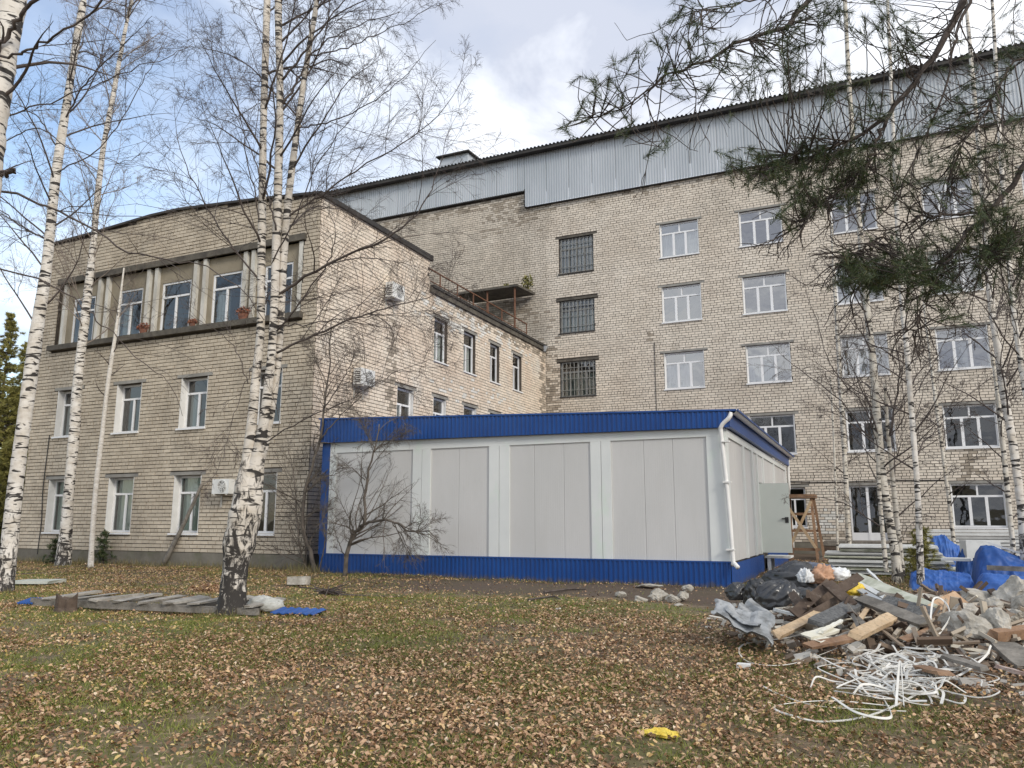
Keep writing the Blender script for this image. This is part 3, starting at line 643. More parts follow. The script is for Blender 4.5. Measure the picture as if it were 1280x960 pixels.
aircon((-16.2, YW-.2, 2.2), mapWF, -16.18, 2.50, 'air conditioner on the front wall left of the triple birch', .60, .40, .24)
# withered flower boxes on the ledge
for x, s, lab in ((-16.0, 1, 'reddish withered plant in pot by the triple birch'), (-20.0, .85, 'reddish withered plant in pot on the ledge, leftmost of three'), (-17.95, .6, 'small reddish withered plant in pot on the ledge, middle of three')):
    t = thing('potted_plant', (x, YW-.06, 7.245), lab, 'potted plant', 'withered pots on the third floor ledge')
    mb = MB(); n = 10
    V = [(x+r_*math.cos(a), YW-.06+r_*math.sin(a)*.6, 7.247+z) for z, r_ in ((0, .13*s), (.16*s, .18*s)) for a in np.linspace(0, 2*np.pi, n, endpoint=False)]
    mb.add(V, [np.array([[i, (i+1) % n, n+(i+1) % n, n+i] for i in range(n)]), np.array([list(range(n, 2*n))])]); mb.build('pot', terracotta, t)
    V, Fq = leaf_cloud((x, YW-.06, 7.247+.26*s), (.3*s, .12*s, .14*s), 160, .05); mesh_np('foliage', V, Fq, rusty_leaf, t)

# ------------------------------------------------------------------ the blue and white module
mod = thing('site_cabin', ((-12.44+XMOD)/2, 21.5, .3), 'long white panelled site cabin with blue base and blue fascia', 'cabin')
XL = -12.46; YB = 28.0; Z0, Z1 = .15, .755
mb = MB(); mb.box(XL+.06, XMOD-.07, YMOD+.09, YB, .2, 3.45); mb.build('core', dark_conc, mod)
def sheet_run(name, x0, x1, zb0, zb1, zt0, zt1, y, pitch=.10, amp=.02, n=8):
    """corrugated blue sheets along x, outline interpolated between the ends"""
    for k in range(n):
        a, b = x0+(x1-x0)*k/n, x0+(x1-x0)*(k+1)/n-.004; kk = int((b-a)/pitch); us = [a]; ds = [0]
        pr = (b-a)/kk
        for i in range(kk): us += [a+pr*(i+.1), a+pr*(i+.2), a+pr*(i+.55), a+pr*(i+.65)]; ds += [0, amp, amp, 0]
        us.append(b); ds.append(0); us = np.array(us); ds = np.array(ds); f = (us-x0)/(x1-x0); m_ = len(us)
        V = np.concatenate([np.stack([us, y-ds, zb0+(zb1-zb0)*f], -1), np.stack([us, y-ds, zt0+(zt1-zt0)*f], -1)]); i = np.arange(m_-1)
        mesh_np(name, V, np.stack([i, i+1, m_+i+1, m_+i], -1), blue, mod)
sheet_run('base_sheet', XL, XMOD, Z0, Z0, Z1, Z1, YMOD-.03)
sheet_run('fascia_sheet', XL-.05, XMOD+.10, 3.50, 3.40, 4.09, 3.71, YMOD-.12)
mb = MB(); mb.hexa([(XL-.1, YMOD-.15, 4.092), (XMOD+.3, YMOD-.15, 3.712), (XMOD+.3, YB+.2, 3.712), (XL-.1, YB+.2, 4.092), (XL-.1, YMOD-.15, 4.13), (XMOD+.3, YMOD-.15, 3.75), (XMOD+.3, YB+.2, 3.75), (XL-.1, YB+.2, 4.13)]); mb.build('roof', blue, mod)
mb = MB(); mb.hexa([(XL-.08, YMOD-.11, 3.50), (XMOD+.1, YMOD-.11, 3.395), (XMOD+.1, YMOD+.1, 3.395), (XL-.08, YMOD+.1, 3.50), (XL-.08, YMOD-.11, 4.08), (XMOD+.1, YMOD-.11, 3.70), (XMOD+.1, YMOD+.1, 3.70), (XL-.08, YMOD+.1, 4.08)]); mb.build('fascia_board', blue, mod)
mb = MB(); mb.box(XL-.02, XMOD+.01, YMOD-.055, YMOD+.05, Z1, Z1+.03); mb.build('drip_edge', blue, mod)
mb = MB(); mb.box(XL-.03, XL+.20, YMOD-.04, YMOD+.12, Z1+.031, 3.49); mb.box(XL-.03, XL+.001, YMOD+.121, YB, .15, 4.0); mb.build('corner_strip', blue, mod)
mb = MB(); mb.hexa([(XL+.201, YMOD-.02, 3.24), (XMOD-.005, YMOD-.02, 3.24), (XMOD-.005, YMOD+.08, 3.24), (XL+.201, YMOD+.08, 3.24), (XL+.201, YMOD-.02, 3.497), (XMOD-.005, YMOD-.02, 3.394), (XMOD-.005, YMOD+.08, 3.394), (XL+.201, YMOD+.08, 3.497)]); mb.build('top_beam', post_w, mod)
posts = [(-12.255, -12.06), (-9.83, -9.585), (-9.575, -9.34), (-7.81, -7.56), (-7.55, -7.30), (-5.39, -5.16), (-5.15, -4.94), (-2.93, XMOD-.003)]
for a, b in posts: mb = MB(); mb.box(a, b, YMOD-.025, YMOD+.07, Z1+.032, 3.238); mb.build('post', post_w, mod)
for (a, b) in ((-12.06, -9.83), (-9.34, -7.81), (-7.30, -5.39), (-4.94, -2.93)):
    n = 3 if b-a > 1.7 else 2
    e = np.linspace(a, b, n+1)+np.array([0]+[rng.normal(0, .05) for _ in range(n-1)]+[0])
    for p, q_ in zip(e[:-1], e[1:]):
        mb = MB(); yy = YMOD+.008+rng.normal(0, .002); k = 14; xs = np.linspace(p+.003, q_-.003, k)
        mb.box(p+.003, q_-.003, yy, YMOD+.085, Z1+.031, 3.239)
        for x in xs[1:-1]: mb.box(x-.003, x+.003, yy-.0025, yy+.001, Z1+.04, 3.235)
        mb.build('wall_panel', panel_w, mod)
# right hand side
mapMS = lambda u, z, d: np.stack(np.broadcast_arrays(XMOD+d, u, z), -1)
for k in range(6):
    a, b = YMOD+.001+k*.82, YMOD+k*.82+.815
    if b < 20.8: corrugated('base_sheet', blue, mod, (XMOD+.005, a, Z0), (0, 1, 0), (0, 0, 1), (1, 0, 0), b-a, Z1-Z0-.02, .10, .02)
for k in range(7): corrugated('base_sheet', blue, mod, (XMOD+.005, 21.75+k*.88, Z0), (0, 1, 0), (0, 0, 1), (1, 0, 0), .875, Z1-Z0-.02, .10, .02)
for a, b in ((YMOD+.07, 16.12), (18.12, 18.32), (19.55, 19.78), (20.46, 20.62), (21.68, 21.84), (24.2, 24.4), (27.75, 28.0)): fbox(MB(), mapMS, a, b, Z1+.005, 3.238, -.07, .02).build('post', post_w, mod)
fbox(MB(), mapMS, YMOD+.081, YB, 3.24, 3.39, -.07, .018).build('top_beam', post_w, mod)
for a, b in ((16.12, 17.1), (17.105, 18.12), (18.32, 19.55), (19.78, 20.46), (21.84, 23.0), (23.005, 24.2), (24.4, 25.5), (25.505, 26.6), (26.605, 27.75)): fbox(MB(), mapMS, a+.004, b-.004, Z1+.006, 3.239, -.066, -.02).build('wall_panel', panel_w, mod)
fbox(MB(), mapMS, 20.62, 21.68, 2.55, 3.239, -.066, -.021).build('wall_panel', panel_w, mod)
fbox(MB(), mapMS, YMOD-.1, YB+.3, 3.42, 3.70, .02, .12).build('fascia_board', blue, mod)
gt = MB(); gy = np.array([YMOD-.14, YB+3.0]); n = 9; aa = np.linspace(np.pi, 2*np.pi, n); 
V = np.array([(XMOD+.20+.075*math.cos(a), y, 3.74+.075*math.sin(a)) for y in (YMOD-.16, YB+.4) for a in aa]); i = np.arange(n-1)
gt.add(V, np.stack([i, i+1, n+i+1, n+i], -1)); V2 = V.copy(); V2[:, 2] += .01; gt.tube([(XMOD+.275, YMOD-.16, 3.74), (XMOD+.275, YB+.4, 3.74)], .012, 6); gt.build('gutter', white_paint, mod)
dp = MB(); dp.tube(spline([(XMOD+.16, YMOD-.12, 3.68), (XMOD+.12, YMOD-.15, 3.58), (XMOD-.04, YMOD-.13, 3.42), (XMOD-.05, YMOD-.11, 3.2), (XMOD+.02, YMOD-.11, 2.0), (XMOD+.06, YMOD-.11, .82), (XMOD+.08, YMOD-.13, .76), (XMOD+.16, YMOD-.2, .68)], 40), .043, 10)
d_ = dp.build('downpipe', white_paint, mod, smooth=True)
for z in (1.0, 2.3, 3.1): mb = MB(); mb.box(XMOD-.06, XMOD+.1, YMOD-.17, YMOD-.03, z, z+.03); mb.build('pipe_clip', white_paint, d_)
dp = MB(); dp.tube(spline([(XMOD+.2, YB+.2, 3.68), (XMOD+.08, YB+.1, 3.4), (XMOD+.08, YB+.1, .6)], 16), .05, 8); dp.build('downpipe', white_paint, mod, smooth=True)
dr = MB(); dr.box(XMOD+.02, XMOD+.72, 20.60, 20.655, .79, 2.50); d_ = dr.build('door', door_m, mod)
mb = MB(); mb.box(XMOD+.595, XMOD+.68, 20.585, 20.6, 1.52, 1.66); mb.box(XMOD+.52, XMOD+.68, 20.545, 20.585, 1.61, 1.635); mb.build('handle', black_m, d_)
for z in (1.0, 1.6, 2.3): mb = MB(); mb.tube([(XMOD+.012, 20.63, z), (XMOD+.012, 20.63, z+.12)], .014, 6); mb.build('hinge', flashing, d_)
st = thing('entrance_steps', (-2.1, 21.2, .2), 'white metal steps below the open cabin door', 'steps')
for k, (x0, x1, z) in enumerate(((XMOD+.05, XMOD+.65, .70), (XMOD+.66, XMOD+1.0, .54), (XMOD+1.01, XMOD+1.35, .36))):
    mb = MB(); mb.box(x0, x1, 20.75, 21.65, z-.05, z); mb.build('tread', sheet_white, st)
for y in (20.8, 21.6):
    mb = MB(); mb.box(XMOD+.1, XMOD+.18, y-.03, y+.03, .12, .65); mb.box(XMOD+.9, XMOD+.96, y-.03, y+.03, .12, .49); mb.build('leg', galv, st)

# ------------------------------------------------------------------ trestle, stacks, tarps
tr = thing('wooden_trestle', (-2.1, 27, .3), 'wooden trestle scaffold with crossed braces beside the cabin door', 'scaffold')
Yt = 27.0; xl, xr = -2.50, -1.72
for nm, a, b in (('leg', (xl, Yt, .25), (xl+.04, Yt, 2.3)), ('leg', (xr+.08, Yt-.3, .25), (xr-.02, Yt, 2.3)), ('leg', (xl, Yt+.9, .25), (xl+.02, Yt+.9, 2.3)), ('leg', (xr+.22, Yt+.9, .25), (xr, Yt+.9, 2.3)),
                 ('brace', (xl, Yt-.05, 2.1), (xr+.05, Yt-.25, .72)), ('brace', (xl+.03, Yt-.04, .75), (xr-.02, Yt-.05, 2.2)), ('crossbar', (xl-.05, Yt-.06, .68), (xr+.15, Yt-.2, .68)), ('crossbar', (xl-.05, Yt+.95, 1.25), (xr+.1, Yt+.95, 1.25)), ('crossbar', (xl-.05, Yt+.95, 1.8), (xr+.1, Yt+.95, 1.8))):
    MB().bar(a, b, .085, .045, up=(0, 1, 0)).build(nm, wood_brown if nm != 'brace' else wood_new, tr)
mb = MB(); mb.box(xl-.15, xr+.1, Yt-.15, Yt+1.05, 2.302, 2.42); mb.build('deck', wood_brown, tr)
pile = [MB().box(-1.7+.06*k, 1.0-.1*k, 28.2+.05*k, 30.0, .25+.17*k, .40+.17*k) for k in range(4)]
t = thing('board_pile', (-.4, 29, .3), 'dark weathered board pile under a tarpaulin by the brick wall', 'boards')
for p in pile: p.build('board', wood_old if p is not pile[2] else wood_dark, t)
t = thing('panel_stack', (.2, 20.8, .3), 'stack of stained white wall panels behind the birches', 'panels')
z = .36
for k in range(8):
    x0 = -1.12+(.12 if k in (2, 3) else 0)+(.35 if k > 5 else 0)+rng.normal(0, .02); x1 = 1.72-(.10 if k > 3 else 0)-(.05*k if k < 7 else .3)+rng.normal(0, .03)
    mb = MB(); h = .062; mb.box(x0, x1, 20.1+rng.normal(0, .09), 21.3, z, z+h*.45); mb.box(x0+.01, x1-.01, 20.13+rng.normal(0, .03), 21.29, z+h*.45, z+h)
    mb.build('panel', sheet_white if k in (0, 2, 3, 5, 7) else sheet_green, t); z += h+.022
mb = MB(); [mb.box(x, x+.1, 20.15, 21.2, .2, .355) for x in (-.9, .3, 1.4)]; mb.build('bearer', wood_old, t)
t = thing('siding_stack', (3.0, 30, .3), 'stack of pale ribbed siding sheets under the ground floor window', 'siding')
for k in range(9): mb = MB(); mb.box(1.55+rng.normal(0, .05), 4.9, 29.7+rng.normal(0, .03), 30.8, .36+k*.105, .36+k*.105+.085); mb.build('siding_sheet', sheet_white if k % 3 else M('siding_grey', (.36, .36, .35), (.5, .5, .48), 3, .6), t)
def lump(name, c, rad, mat_, label, cat, seed, wr=.10, n=(44, 26), group=None, flat=.0, squash=None, fr=6, parent=None, pleat=0):
    """a crumpled closed bag or bundle: ellipsoid with ridged folds, settled flat underneath"""
    r = np.random.default_rng(seed); th = np.linspace(0, 2*np.pi, n[0], endpoint=False); ph = np.linspace(-np.pi/2, np.pi/2, n[1])[1:-1]
    T, P = np.meshgrid(th, ph); D = np.stack([np.cos(P)*np.cos(T), np.cos(P)*np.sin(T), np.sin(P)], -1).reshape(-1, 3)
    D = np.vstack([D, [[0, 0, -1], [0, 0, 1]]]); h = np.zeros(len(D))
    for k in range(12):
        w_ = r.normal(0, 1, 3)*(1+k*.25)*fr/6*2.2; h += (1-np.abs(np.sin(D@w_*1.25+r.random()*6)))**3*wr*1.25/(1+.18*k)
    for k in range(4): w_ = r.normal(0, 1, 3)*1.6; h += np.sin(D@w_+r.random()*6)*.09
    if pleat:
        nk = norm(np.array([r.normal(0, .6), -.3+r.normal(0, .3), .8])); cz = D@nk; e1 = norm(np.cross(nk, [1, .2, 0])); ang = np.arctan2(D@np.cross(nk, e1), D@e1)
        h += pleat*(np.abs(np.sin(ang*5+1.3*np.sin(ang*2+seed)+cz*1.5))-.5)*np.clip(cz+.35, 0, 1)+.18*np.clip(cz-.86, 0, 1)/.14
    S = D*(1+h-.25*wr*5)[:, None]*np.array(rad)
    if squash is not None: S = squash(S)
    S[:, 2] = np.where(S[:, 2] < -rad[2]*(.62-flat), -rad[2]*(.62-flat)+.05*(S[:, 2]+rad[2]*(.62-flat)), S[:, 2])
    k = n[0]; m_ = len(ph); i = np.arange(m_-1)[:, None]*k; j = np.arange(k)[None]; j2 = (j+1) % k
    Fq = np.stack([i+j, i+j2, i+k+j2, i+k+j], -1).reshape(-1, 4); jj = np.arange(k)
    tri = np.concatenate([np.stack([np.full(k, m_*k), (jj+1) % k, jj], -1), np.stack([np.full(k, m_*k+1), (m_-1)*k+jj, (m_-1)*k+(jj+1) % k], -1)])
    o = mesh_np(name, S+np.array(c), [Fq, tri], mat_, parent, None if parent else c, smooth=True)
    if parent is None: tag(o, label, cat, group)
    return o
TG = 'blue tarpaulins over the building materials'
def drape(label, x0, x1, yf, yb, tops, mat_, seed, nu=90, nv=60, fold=.026):
    """a sheet hung over a pile: tops (x, z) is its ridge line, the front falls to the ground at yf, the back at yb"""
    r = np.random.default_rng(seed); U, Vv = np.meshgrid(np.linspace(0, 1, nu), np.linspace(0, 1, nv)); x = x0+(x1-x0)*U; top = np.interp(x, [t[0] for t in tops], [t[1] for t in tops])
    g = .28; prof = np.where(Vv < .35, (Vv/.35)**.6, np.where(Vv < .65, 1-.06*np.sin((Vv-.35)/.3*np.pi), ((1-Vv)/.35)**.7)); y = yf+(yb-yf)*(Vv*.75+.25*sstep(0, 1, Vv))
    end = np.minimum(sstep(0, .06, U), sstep(0, .06, 1-U))**.5; z = g+(top-g)*prof*end
    h = np.zeros_like(z)
    for k in range(16):
        a = r.normal(0, 1, 2)*(3+k*1.1); ph = r.random()*6.3; h += (1-np.abs(np.sin(a[0]*x*1.1+a[1]*(y-yf)*1.4+ph+.8*np.sin(x*2+k))))**4/(1+.22*k)
    h = (h-h.mean())*fold; x = x+h*.25*(.3+prof); y = y-h*1.1*(prof < .99); z = z+h*np.clip(prof*2, 0, 1)*end
    V = np.stack([x, y, z], -1).reshape(-1, 3); i = (np.arange(nv-1)[:, None]*nu+np.arange(nu-1)[None]).ravel()
    o = mesh_np('tarpaulin', V, np.stack([i, i+1, i+nu+1, i+nu], -1), mat_, None, (V[:, 0].mean(), V[:, 1].mean(), .28), smooth=True); tag(o, label, 'tarpaulin', TG)
drape('blue tarpaulin humped up behind the panel stack', 1.10, 2.15, 21.9, 23.2, [(1.1, .6), (1.35, 1.18), (1.6, 1.22), (1.9, .95), (2.15, .7)], tarp_m, 3)
drape('crumpled blue tarpaulin bundle between the hump and the big sheet', 1.55, 2.25, 19.2, 20.0, [(1.55, .6), (1.75, 1.10), (2.0, 1.06), (2.25, .7)], tarp_d, 4, fold=.045)
drape('low blue tarpaulin roll behind the rubble, at the birch foot', .55, 1.62, 16.6, 17.5, [(.55, .55), (.8, .66), (1.3, .62), (1.62, .58)], tarp_m, 6)
drape('long blue tarpaulin roll at the right edge behind the concrete lumps', 1.55, 4.2, 15.9, 16.9, [(1.55, .5), (1.75, .66), (2.4, .58), (3.2, .62), (4.2, .5)], tarp_m, 7)
drape('large blue tarpaulin sloping down to the right from a peak', 1.66, 4.0, 17.1, 18.4, [(1.66, .75), (1.9, 1.10), (2.05, 1.10), (2.7, .78), (3.2, .62), (4.0, .5)], tarp_d, 8, fold=.022)
drape('paler blue tarpaulin far right behind the white batten', 2.5, 4.6, 19.4, 20.6, [(2.5, .6), (2.9, .78), (3.6, .80), (4.6, .6)], tarp_m, 9)
tag(MB().bar((1.72, 19.4, .98), (2.36, 19.5, .97), .5, .36, up=(0, 0, 1)).build('insulation_block', sheet_white), 'white insulation block behind the crumpled blue tarpaulin', 'block')
tag(MB().bar((2.0, 17.7, 1.15), (3.3, 17.5, .66), .07, .03).build('white_batten', white_paint), 'white batten lying down the slope of the large blue tarpaulin', 'batten')
tag(MB().bar((1.85, 16.9, .72), (2.9, 16.75, .70), .09, .09, jit=.004).build('timber', wood_old), 'grey timber lying on the low blue tarpaulin rolls', 'timber')
tag(MB().bar((1.25, 18.4, .80), (1.75, 18.3, .80), .5, .05).build('white_board', sheet_white), 'white board jutting out by the panel stack ends', 'board')

# ------------------------------------------------------------------ rubble heap
HC = np.array([0.2, 11.2])
def mound(x, y):
    x = np.asarray(x, float); y = np.asarray(y, float)
    u = (x-.30+(y-11.2)*.03)/2.05; v = (y-11.4)/3.5
    u2 = (x-2.3)/1.5; v2 = (y-12.4)/2.4
    h = .15*np.exp(-(u*u+v*v)**1.3*1.5)+.07*np.exp(-(u2*u2+v2*v2)*1.4)
    return h*(.75+.5*fbm(x*1.7+3, y*1.7))
hz = lambda x, y: gz(x, y)+mound(x, y)
X, Y = np.meshgrid(np.linspace(-3.2, 4.6, 100), np.linspace(6.4, 16.8, 120)); Z = gz(X, Y)+mound(X, Y)+(fbm(X*5, Y*5)-.5)*.10*np.clip(mound(X, Y)*12, 0, 1)-.02; n, k = X.shape
i = np.arange(n-1)[:, None]*k+np.arange(k-1)[None]
rub = mesh_np('rubble_mound', np.stack([X, Y, Z], -1).reshape(-1, 3), np.stack([i, i+1, i+k+1, i+k], -1).reshape(-1, 4), soil, smooth=True); tag(rub, 'mound of dark earth and crumbled debris under the heap', 'mound', kind='structure')
# crumbs
nb = 1700; px = np.array([rng.normal(.2, 1.25, nb*2), rng.normal(10.6, 2.0, nb*2)]).T; px = px[mound(px[:, 0], px[:, 1]) > .02][:nb]; nb = len(px)
c = np.column_stack([px, hz(px[:, 0], px[:, 1])+.015]); a = norm(rng.normal(0, 1, (nb, 3))*[1, 1, .4]); b = norm(np.cross(a, rng.normal(0, .5, (nb, 3))+[0, 0, 1])); d = np.cross(a, b)
s = rng.uniform(.015, .06, (nb, 1))*np.array([[1, 1, 1]])*rng.uniform(.3, 1, (nb, 3)); s[:, 0] *= rng.uniform(1, 2.6, nb)
V = np.stack([c+a*s[:, :1]*p+b*s[:, 1:2]*q_+d*s[:, 2:]*r_*.6 for r_ in (-1, 1) for p, q_ in ((-1, -1), (1, -1), (1, 1), (-1, 1))], 1).reshape(-1, 3)
f6 = np.array([[3,2,1,0],[4,5,6,7],[0,1,5,4],[1,2,6,5],[2,3,7,6],[3,0,4,7]])
crumb_m = leaf_mat('crumbs', [(0, (.10, .07, .05)), (.3, (.22, .16, .11)), (.55, (.33, .30, .26)), (.8, (.50, .47, .41)), (1, (.70, .66, .58))], .9)
tag(mesh_np('debris', V, (f6[None]+(np.arange(nb)*8)[:, None, None]).reshape(-1, 4), crumb_m), 'small broken debris scattered over the rubble heap', 'debris', kind='stuff')

nb = 560; px = np.array([rng.normal(.35, .8, nb*3), rng.normal(10.3, 1.5, nb*3)]).T; px = px[mound(px[:, 0], px[:, 1]) > .075][:nb]; nb = len(px)
c = np.column_stack([px, hz(px[:, 0], px[:, 1])+rng.uniform(.0, .12, nb)]); a = norm(rng.normal(0, 1, (nb, 3))*[1, 1, .35]); b = norm(np.cross(a, rng.normal(0, .5, (nb, 3))+[0, 0, 1])); d = np.cross(a, b)
s = np.column_stack([rng.uniform(.05, .26, nb)*rng.choice([.5, 1, 1.3], nb), rng.uniform(.008, .05, nb), rng.uniform(.005, .018, nb)])
V = np.stack([c+a*s[:, :1]*p+b*s[:, 1:2]*q_+d*s[:, 2:]*r_ for r_ in (-1, 1) for p, q_ in ((-1, -1), (1, -1), (1, 1), (-1, 1))], 1).reshape(-1, 3)
frag_m = leaf_mat('splinters', [(0, (.06, .04, .03)), (.3, (.16, .11, .075)), (.55, (.28, .22, .16)), (.8, (.42, .36, .28)), (1, (.66, .62, .52))], .85)
tag(mesh_np('splinters', V, (f6[None]+(np.arange(nb)*8)[:, None, None]).reshape(-1, 4), frag_m), 'splintered wood and broken scraps packed inside the rubble heap', 'debris', kind='stuff')
GB = 'black rubbish bags on the heap'
for k, (x, y, d, w, h, lab) in enumerate(((992, 727, 11.2, .37, .25, 'big black rubbish bag on top of the pile of bags'), (974, 750, 10.2, .31, .23, 'black rubbish bag with a pale sheen in front of the big one'), (946, 748, 10.8, .17, .22, 'narrow black rubbish bag standing second from the left'),
                                          (1004, 749, 10.3, .22, .16, 'black rubbish bag tucked under the dark broken pallet'), (921, 741, 11.6, .17, .16, 'greyish black rubbish bag at the far left of the pile'))):
    p = at(x, y, d); lump('rubbish_bag', p, (w, w*.8, h), bag_m, lab, 'rubbish bag', 20+k, .06, group=GB, fr=4.5, pleat=.16, n=(72, 40))
p = at(1014, 714, 12.6); lump('rubbish_bag', p, (.30, .25, .12), bagblue_m, 'flat bluish grey bag behind the black bags', 'bag', 31, .12)
p = at(1049, 720, 11.0); lump('rubbish_bag', p, (.15, .13, .10), white_bag, 'white plastic bag behind the dark broken pallet', 'bag', 32, .10, fr=5, pleat=.16)
p = at(1029, 722, 10.8); lump('cloth', p, (.16, .14, .13), orange_m, 'crumpled orange brown cloth on the heap by the white bag', 'cloth', 33, .16, fr=5.5, pleat=.15)
p = at(1006, 722, 10.6); lump('cloth', p, (.09, .08, .10), white_bag, 'small crumpled white plastic between bag and orange cloth', 'plastic', 36, .16, fr=5.5, pleat=.15)
p = at(1066, 738, 10.2); lump('foam_lump', p, (.13, .1, .09), yellow_m, 'yellow foam lump on the heap behind the pallet', 'foam', 34, .15)
def board(name, a, b, w, t, mat_, label, cat='board', up=(0, 0, 1), jit=.006, group=None):
    A, B = at(*a), at(*b); n = 7
    mb = MB(); d = norm(B-A); sd = norm(np.cross(d, up)); u = np.cross(sd, d); V = []
    for k, f in enumerate(np.linspace(0, 1, n)):
        p = A+(B-A)*f; ww = w*(1+rng.normal(0, .03)) if 0 < k < n-1 else w*rng.uniform(.82, 1)
        for sx, sz in ((-1, -1), (1, -1), (1, 1), (-1, 1)): V.append(p+sd*sx*ww/2+u*sz*t/2+rng.normal(0, jit*.4, 3)+(d*rng.normal(0, .025) if k in (0, n-1) else 0))
    i = np.arange(n-1)[:, None]*4; j = np.arange(4)[None]; j2 = (j+1) % 4
    mb.add(V, [np.stack([i+j, i+j2, i+4+j2, i+4+j], -1).reshape(-1, 4), np.array([[3, 2, 1, 0], [4*n-4, 4*n-3, 4*n-2, 4*n-1]])])
    o = mb.build(name, mat_); return tag(o, label, cat, group)
GP = 'loose boards on the rubble heap'
board('plank', (970, 794, 7.9), (1046, 755, 9.4), .105, .035, wood_new, 'pale new plank pointing out to the corrugated sheets', 'plank', up=(.2, -.5, .8), group=GP)
board('felt_slab', (1020, 779, 8.0), (1072, 754, 9.0), .17, .05, felt_m, 'dark grey speckled felt slab beside the pale plank', 'slab', up=(.1, -.6, .8))
board('plank', (1068, 795, 7.6), (1114, 772, 8.2), .13, .045, wood_new, 'short fresh brown plank just above the white strips', 'plank', up=(.1, -.55, .8), group=GP)
board('plank', (1008, 808, 7.3), (1072, 796, 7.7), .09, .03, wood_brown, 'darker reddish board lying left of the short fresh plank', 'plank', up=(.1, -.5, .85), group=GP)
board('plank', (1052, 752, 9.0), (1084, 786, 8.0), .06, .025, wood_old, 'narrow grey batten standing across the felt slab', 'batten', up=(0, -.7, .6), group=GP)
board('plank', (1085, 760, 8.8), (1066, 786, 8.1), .05, .02, wood_new, 'thin fresh lath in the gap behind the brown plank', 'lath', up=(0, -.7, .6), group=GP)
board('plank', (1040, 800, 7.6), (1090, 778, 8.0), .04, .02, wood_old, 'thin grey lath lying over the cream foam pieces', 'lath', up=(0, -.5, .8), group=GP)
board('plank', (1098, 742, 9.7), (1142, 748, 9.5), .06, .02, wood_old, 'thin grey lath along the back of the heap', 'lath', up=(0, -.5, .8), group=GP)
board('plank', (1084, 712, 11.2), (1112, 738, 10.2), .03, .02, sheet_white, 'thin white lath leaning at the back of the heap', 'lath', up=(0, -.5, .8), group=GP)
board('plank', (1130, 800, 7.7), (1172, 784, 8.1), .07, .025, wood_brown, 'reddish lath just behind the white strips', 'lath', up=(0, -.5, .8), group=GP)
board('plank', (1076, 748, 9.0), (1157, 780, 8.0), .14, .04, wood_old, 'long grey weathered plank across the middle of the heap', 'plank', up=(0, -.6, .8), group=GP)
board('felt_slab', (1104, 752, 9.3), (1166, 768, 8.8), .22, .05, felt_m, 'wide dark felt slab behind the grey weathered plank', 'slab', up=(0, -.5, .8))
board('trim_board', (1068, 721, 10.8), (1164, 761, 9.0), .16, .05, sheet_green, 'long whitish trim profile sloping down the back of the heap', 'trim', up=(-.1, -.6, .8))
board('metal_channel', (1063, 730, 10.4), (1108, 757, 9.3), .08, .03, galv, 'shiny metal channel below the whitish trim profile', 'channel', up=(-.1, -.6, .8))
board('metal_channel', (1074, 729, 10.4), (1114, 752, 9.4), .06, .03, sheet_white, 'narrow white channel lying along the shiny metal one', 'channel', up=(-.1, -.6, .8))
board('stick', (968, 762, 9.3), (1003, 770, 9.0), .045, .03, sheet_white, 'thin white stick poking from under the bags', 'stick')
board('stick', (1219, 779, 7.9), (1244, 762, 8.3), .045, .04, wood_old, 'short grey stick leaning across the big concrete lump', 'stick')
board('stick', (1246, 833, 6.7), (1290, 845, 6.4), .03, .03, M('pinkish_stick', (.38, .25, .2), (.62, .52, .46), 6, .7), 'thin pinkish stick on the ground at the right edge', 'stick')
board('stick', (1060, 756, 8.6), (1076, 790, 7.9), .035, .03, wood_old, 'upright grey stick in the gap behind the brown plank', 'stick', up=(0, -1, 0))
board('plank', (1180, 820, 7.0), (1232, 836, 6.6), .12, .03, wood_old, 'flat grey plank half under the right end of the strips', 'plank', group=GP)
board('plank', (1150, 834, 6.8), (1182, 842, 6.5), .14, .03, wood_brown, 'short brown plank on the ground in the strips', 'plank', group=GP)
board('plank', (1164, 800, 7.7), (1192, 792, 8.2), .18, .10, wood_dark, 'short dark block of wood beside the big concrete lump', 'block', group=GP)
board('plank', (1255, 806, 7.5), (1292, 836, 6.9), .26, .05, wood_old, 'grey board end leaning at the right edge under the beam', 'board', group=GP)
board('beam', (1240, 795, 7.6), (1300, 788, 7.9), .11, .10, wood_brown, 'squared reddish brown beam end at the right edge', 'beam', up=(0, -.3, .9))
board('plank', (1118, 786, 8.2), (1178, 778, 8.3), .12, .05, wood_dark, 'dark plank in the shade under the long grey plank', 'plank', group=GP)
board('plank', (990, 742, 9.9), (1010, 772, 9.1), .10, .03, wood_dark, 'dark splintered board leaning against the bag in the hollow', 'plank', up=(0, -1, .2), group=GP)
board('foam_board', (1008, 796, 7.6), (1040, 787, 7.9), .14, .03, foam_m, 'cream foam board lying below the dark felt slab', 'foam board', up=(0, -.35, .9))
board('foam_board', (1020, 803, 7.4), (1036, 799, 7.6), .08, .03, foam_m, 'smaller cream foam piece in front of the foam board', 'foam board', up=(0, -.35, .9))
board('foam_board', (1028, 789, 7.7), (1052, 776, 8.1), .05, .02, foam_m, 'cream foam strip standing out between felt slab and brown plank', 'foam strip', up=(0, -.35, .9))
board('plywood', (1166, 772, 8.8), (1206, 750, 9.6), .30, .02, ply_m, 'tilted sheet of brown plywood beside the concrete lumps', 'plywood', up=(.3, -.75, .5))
pal = thing('broken_pallet', at(1035, 765, 9.0), 'dark broken pallet propped up beside the black bags', 'pallet')
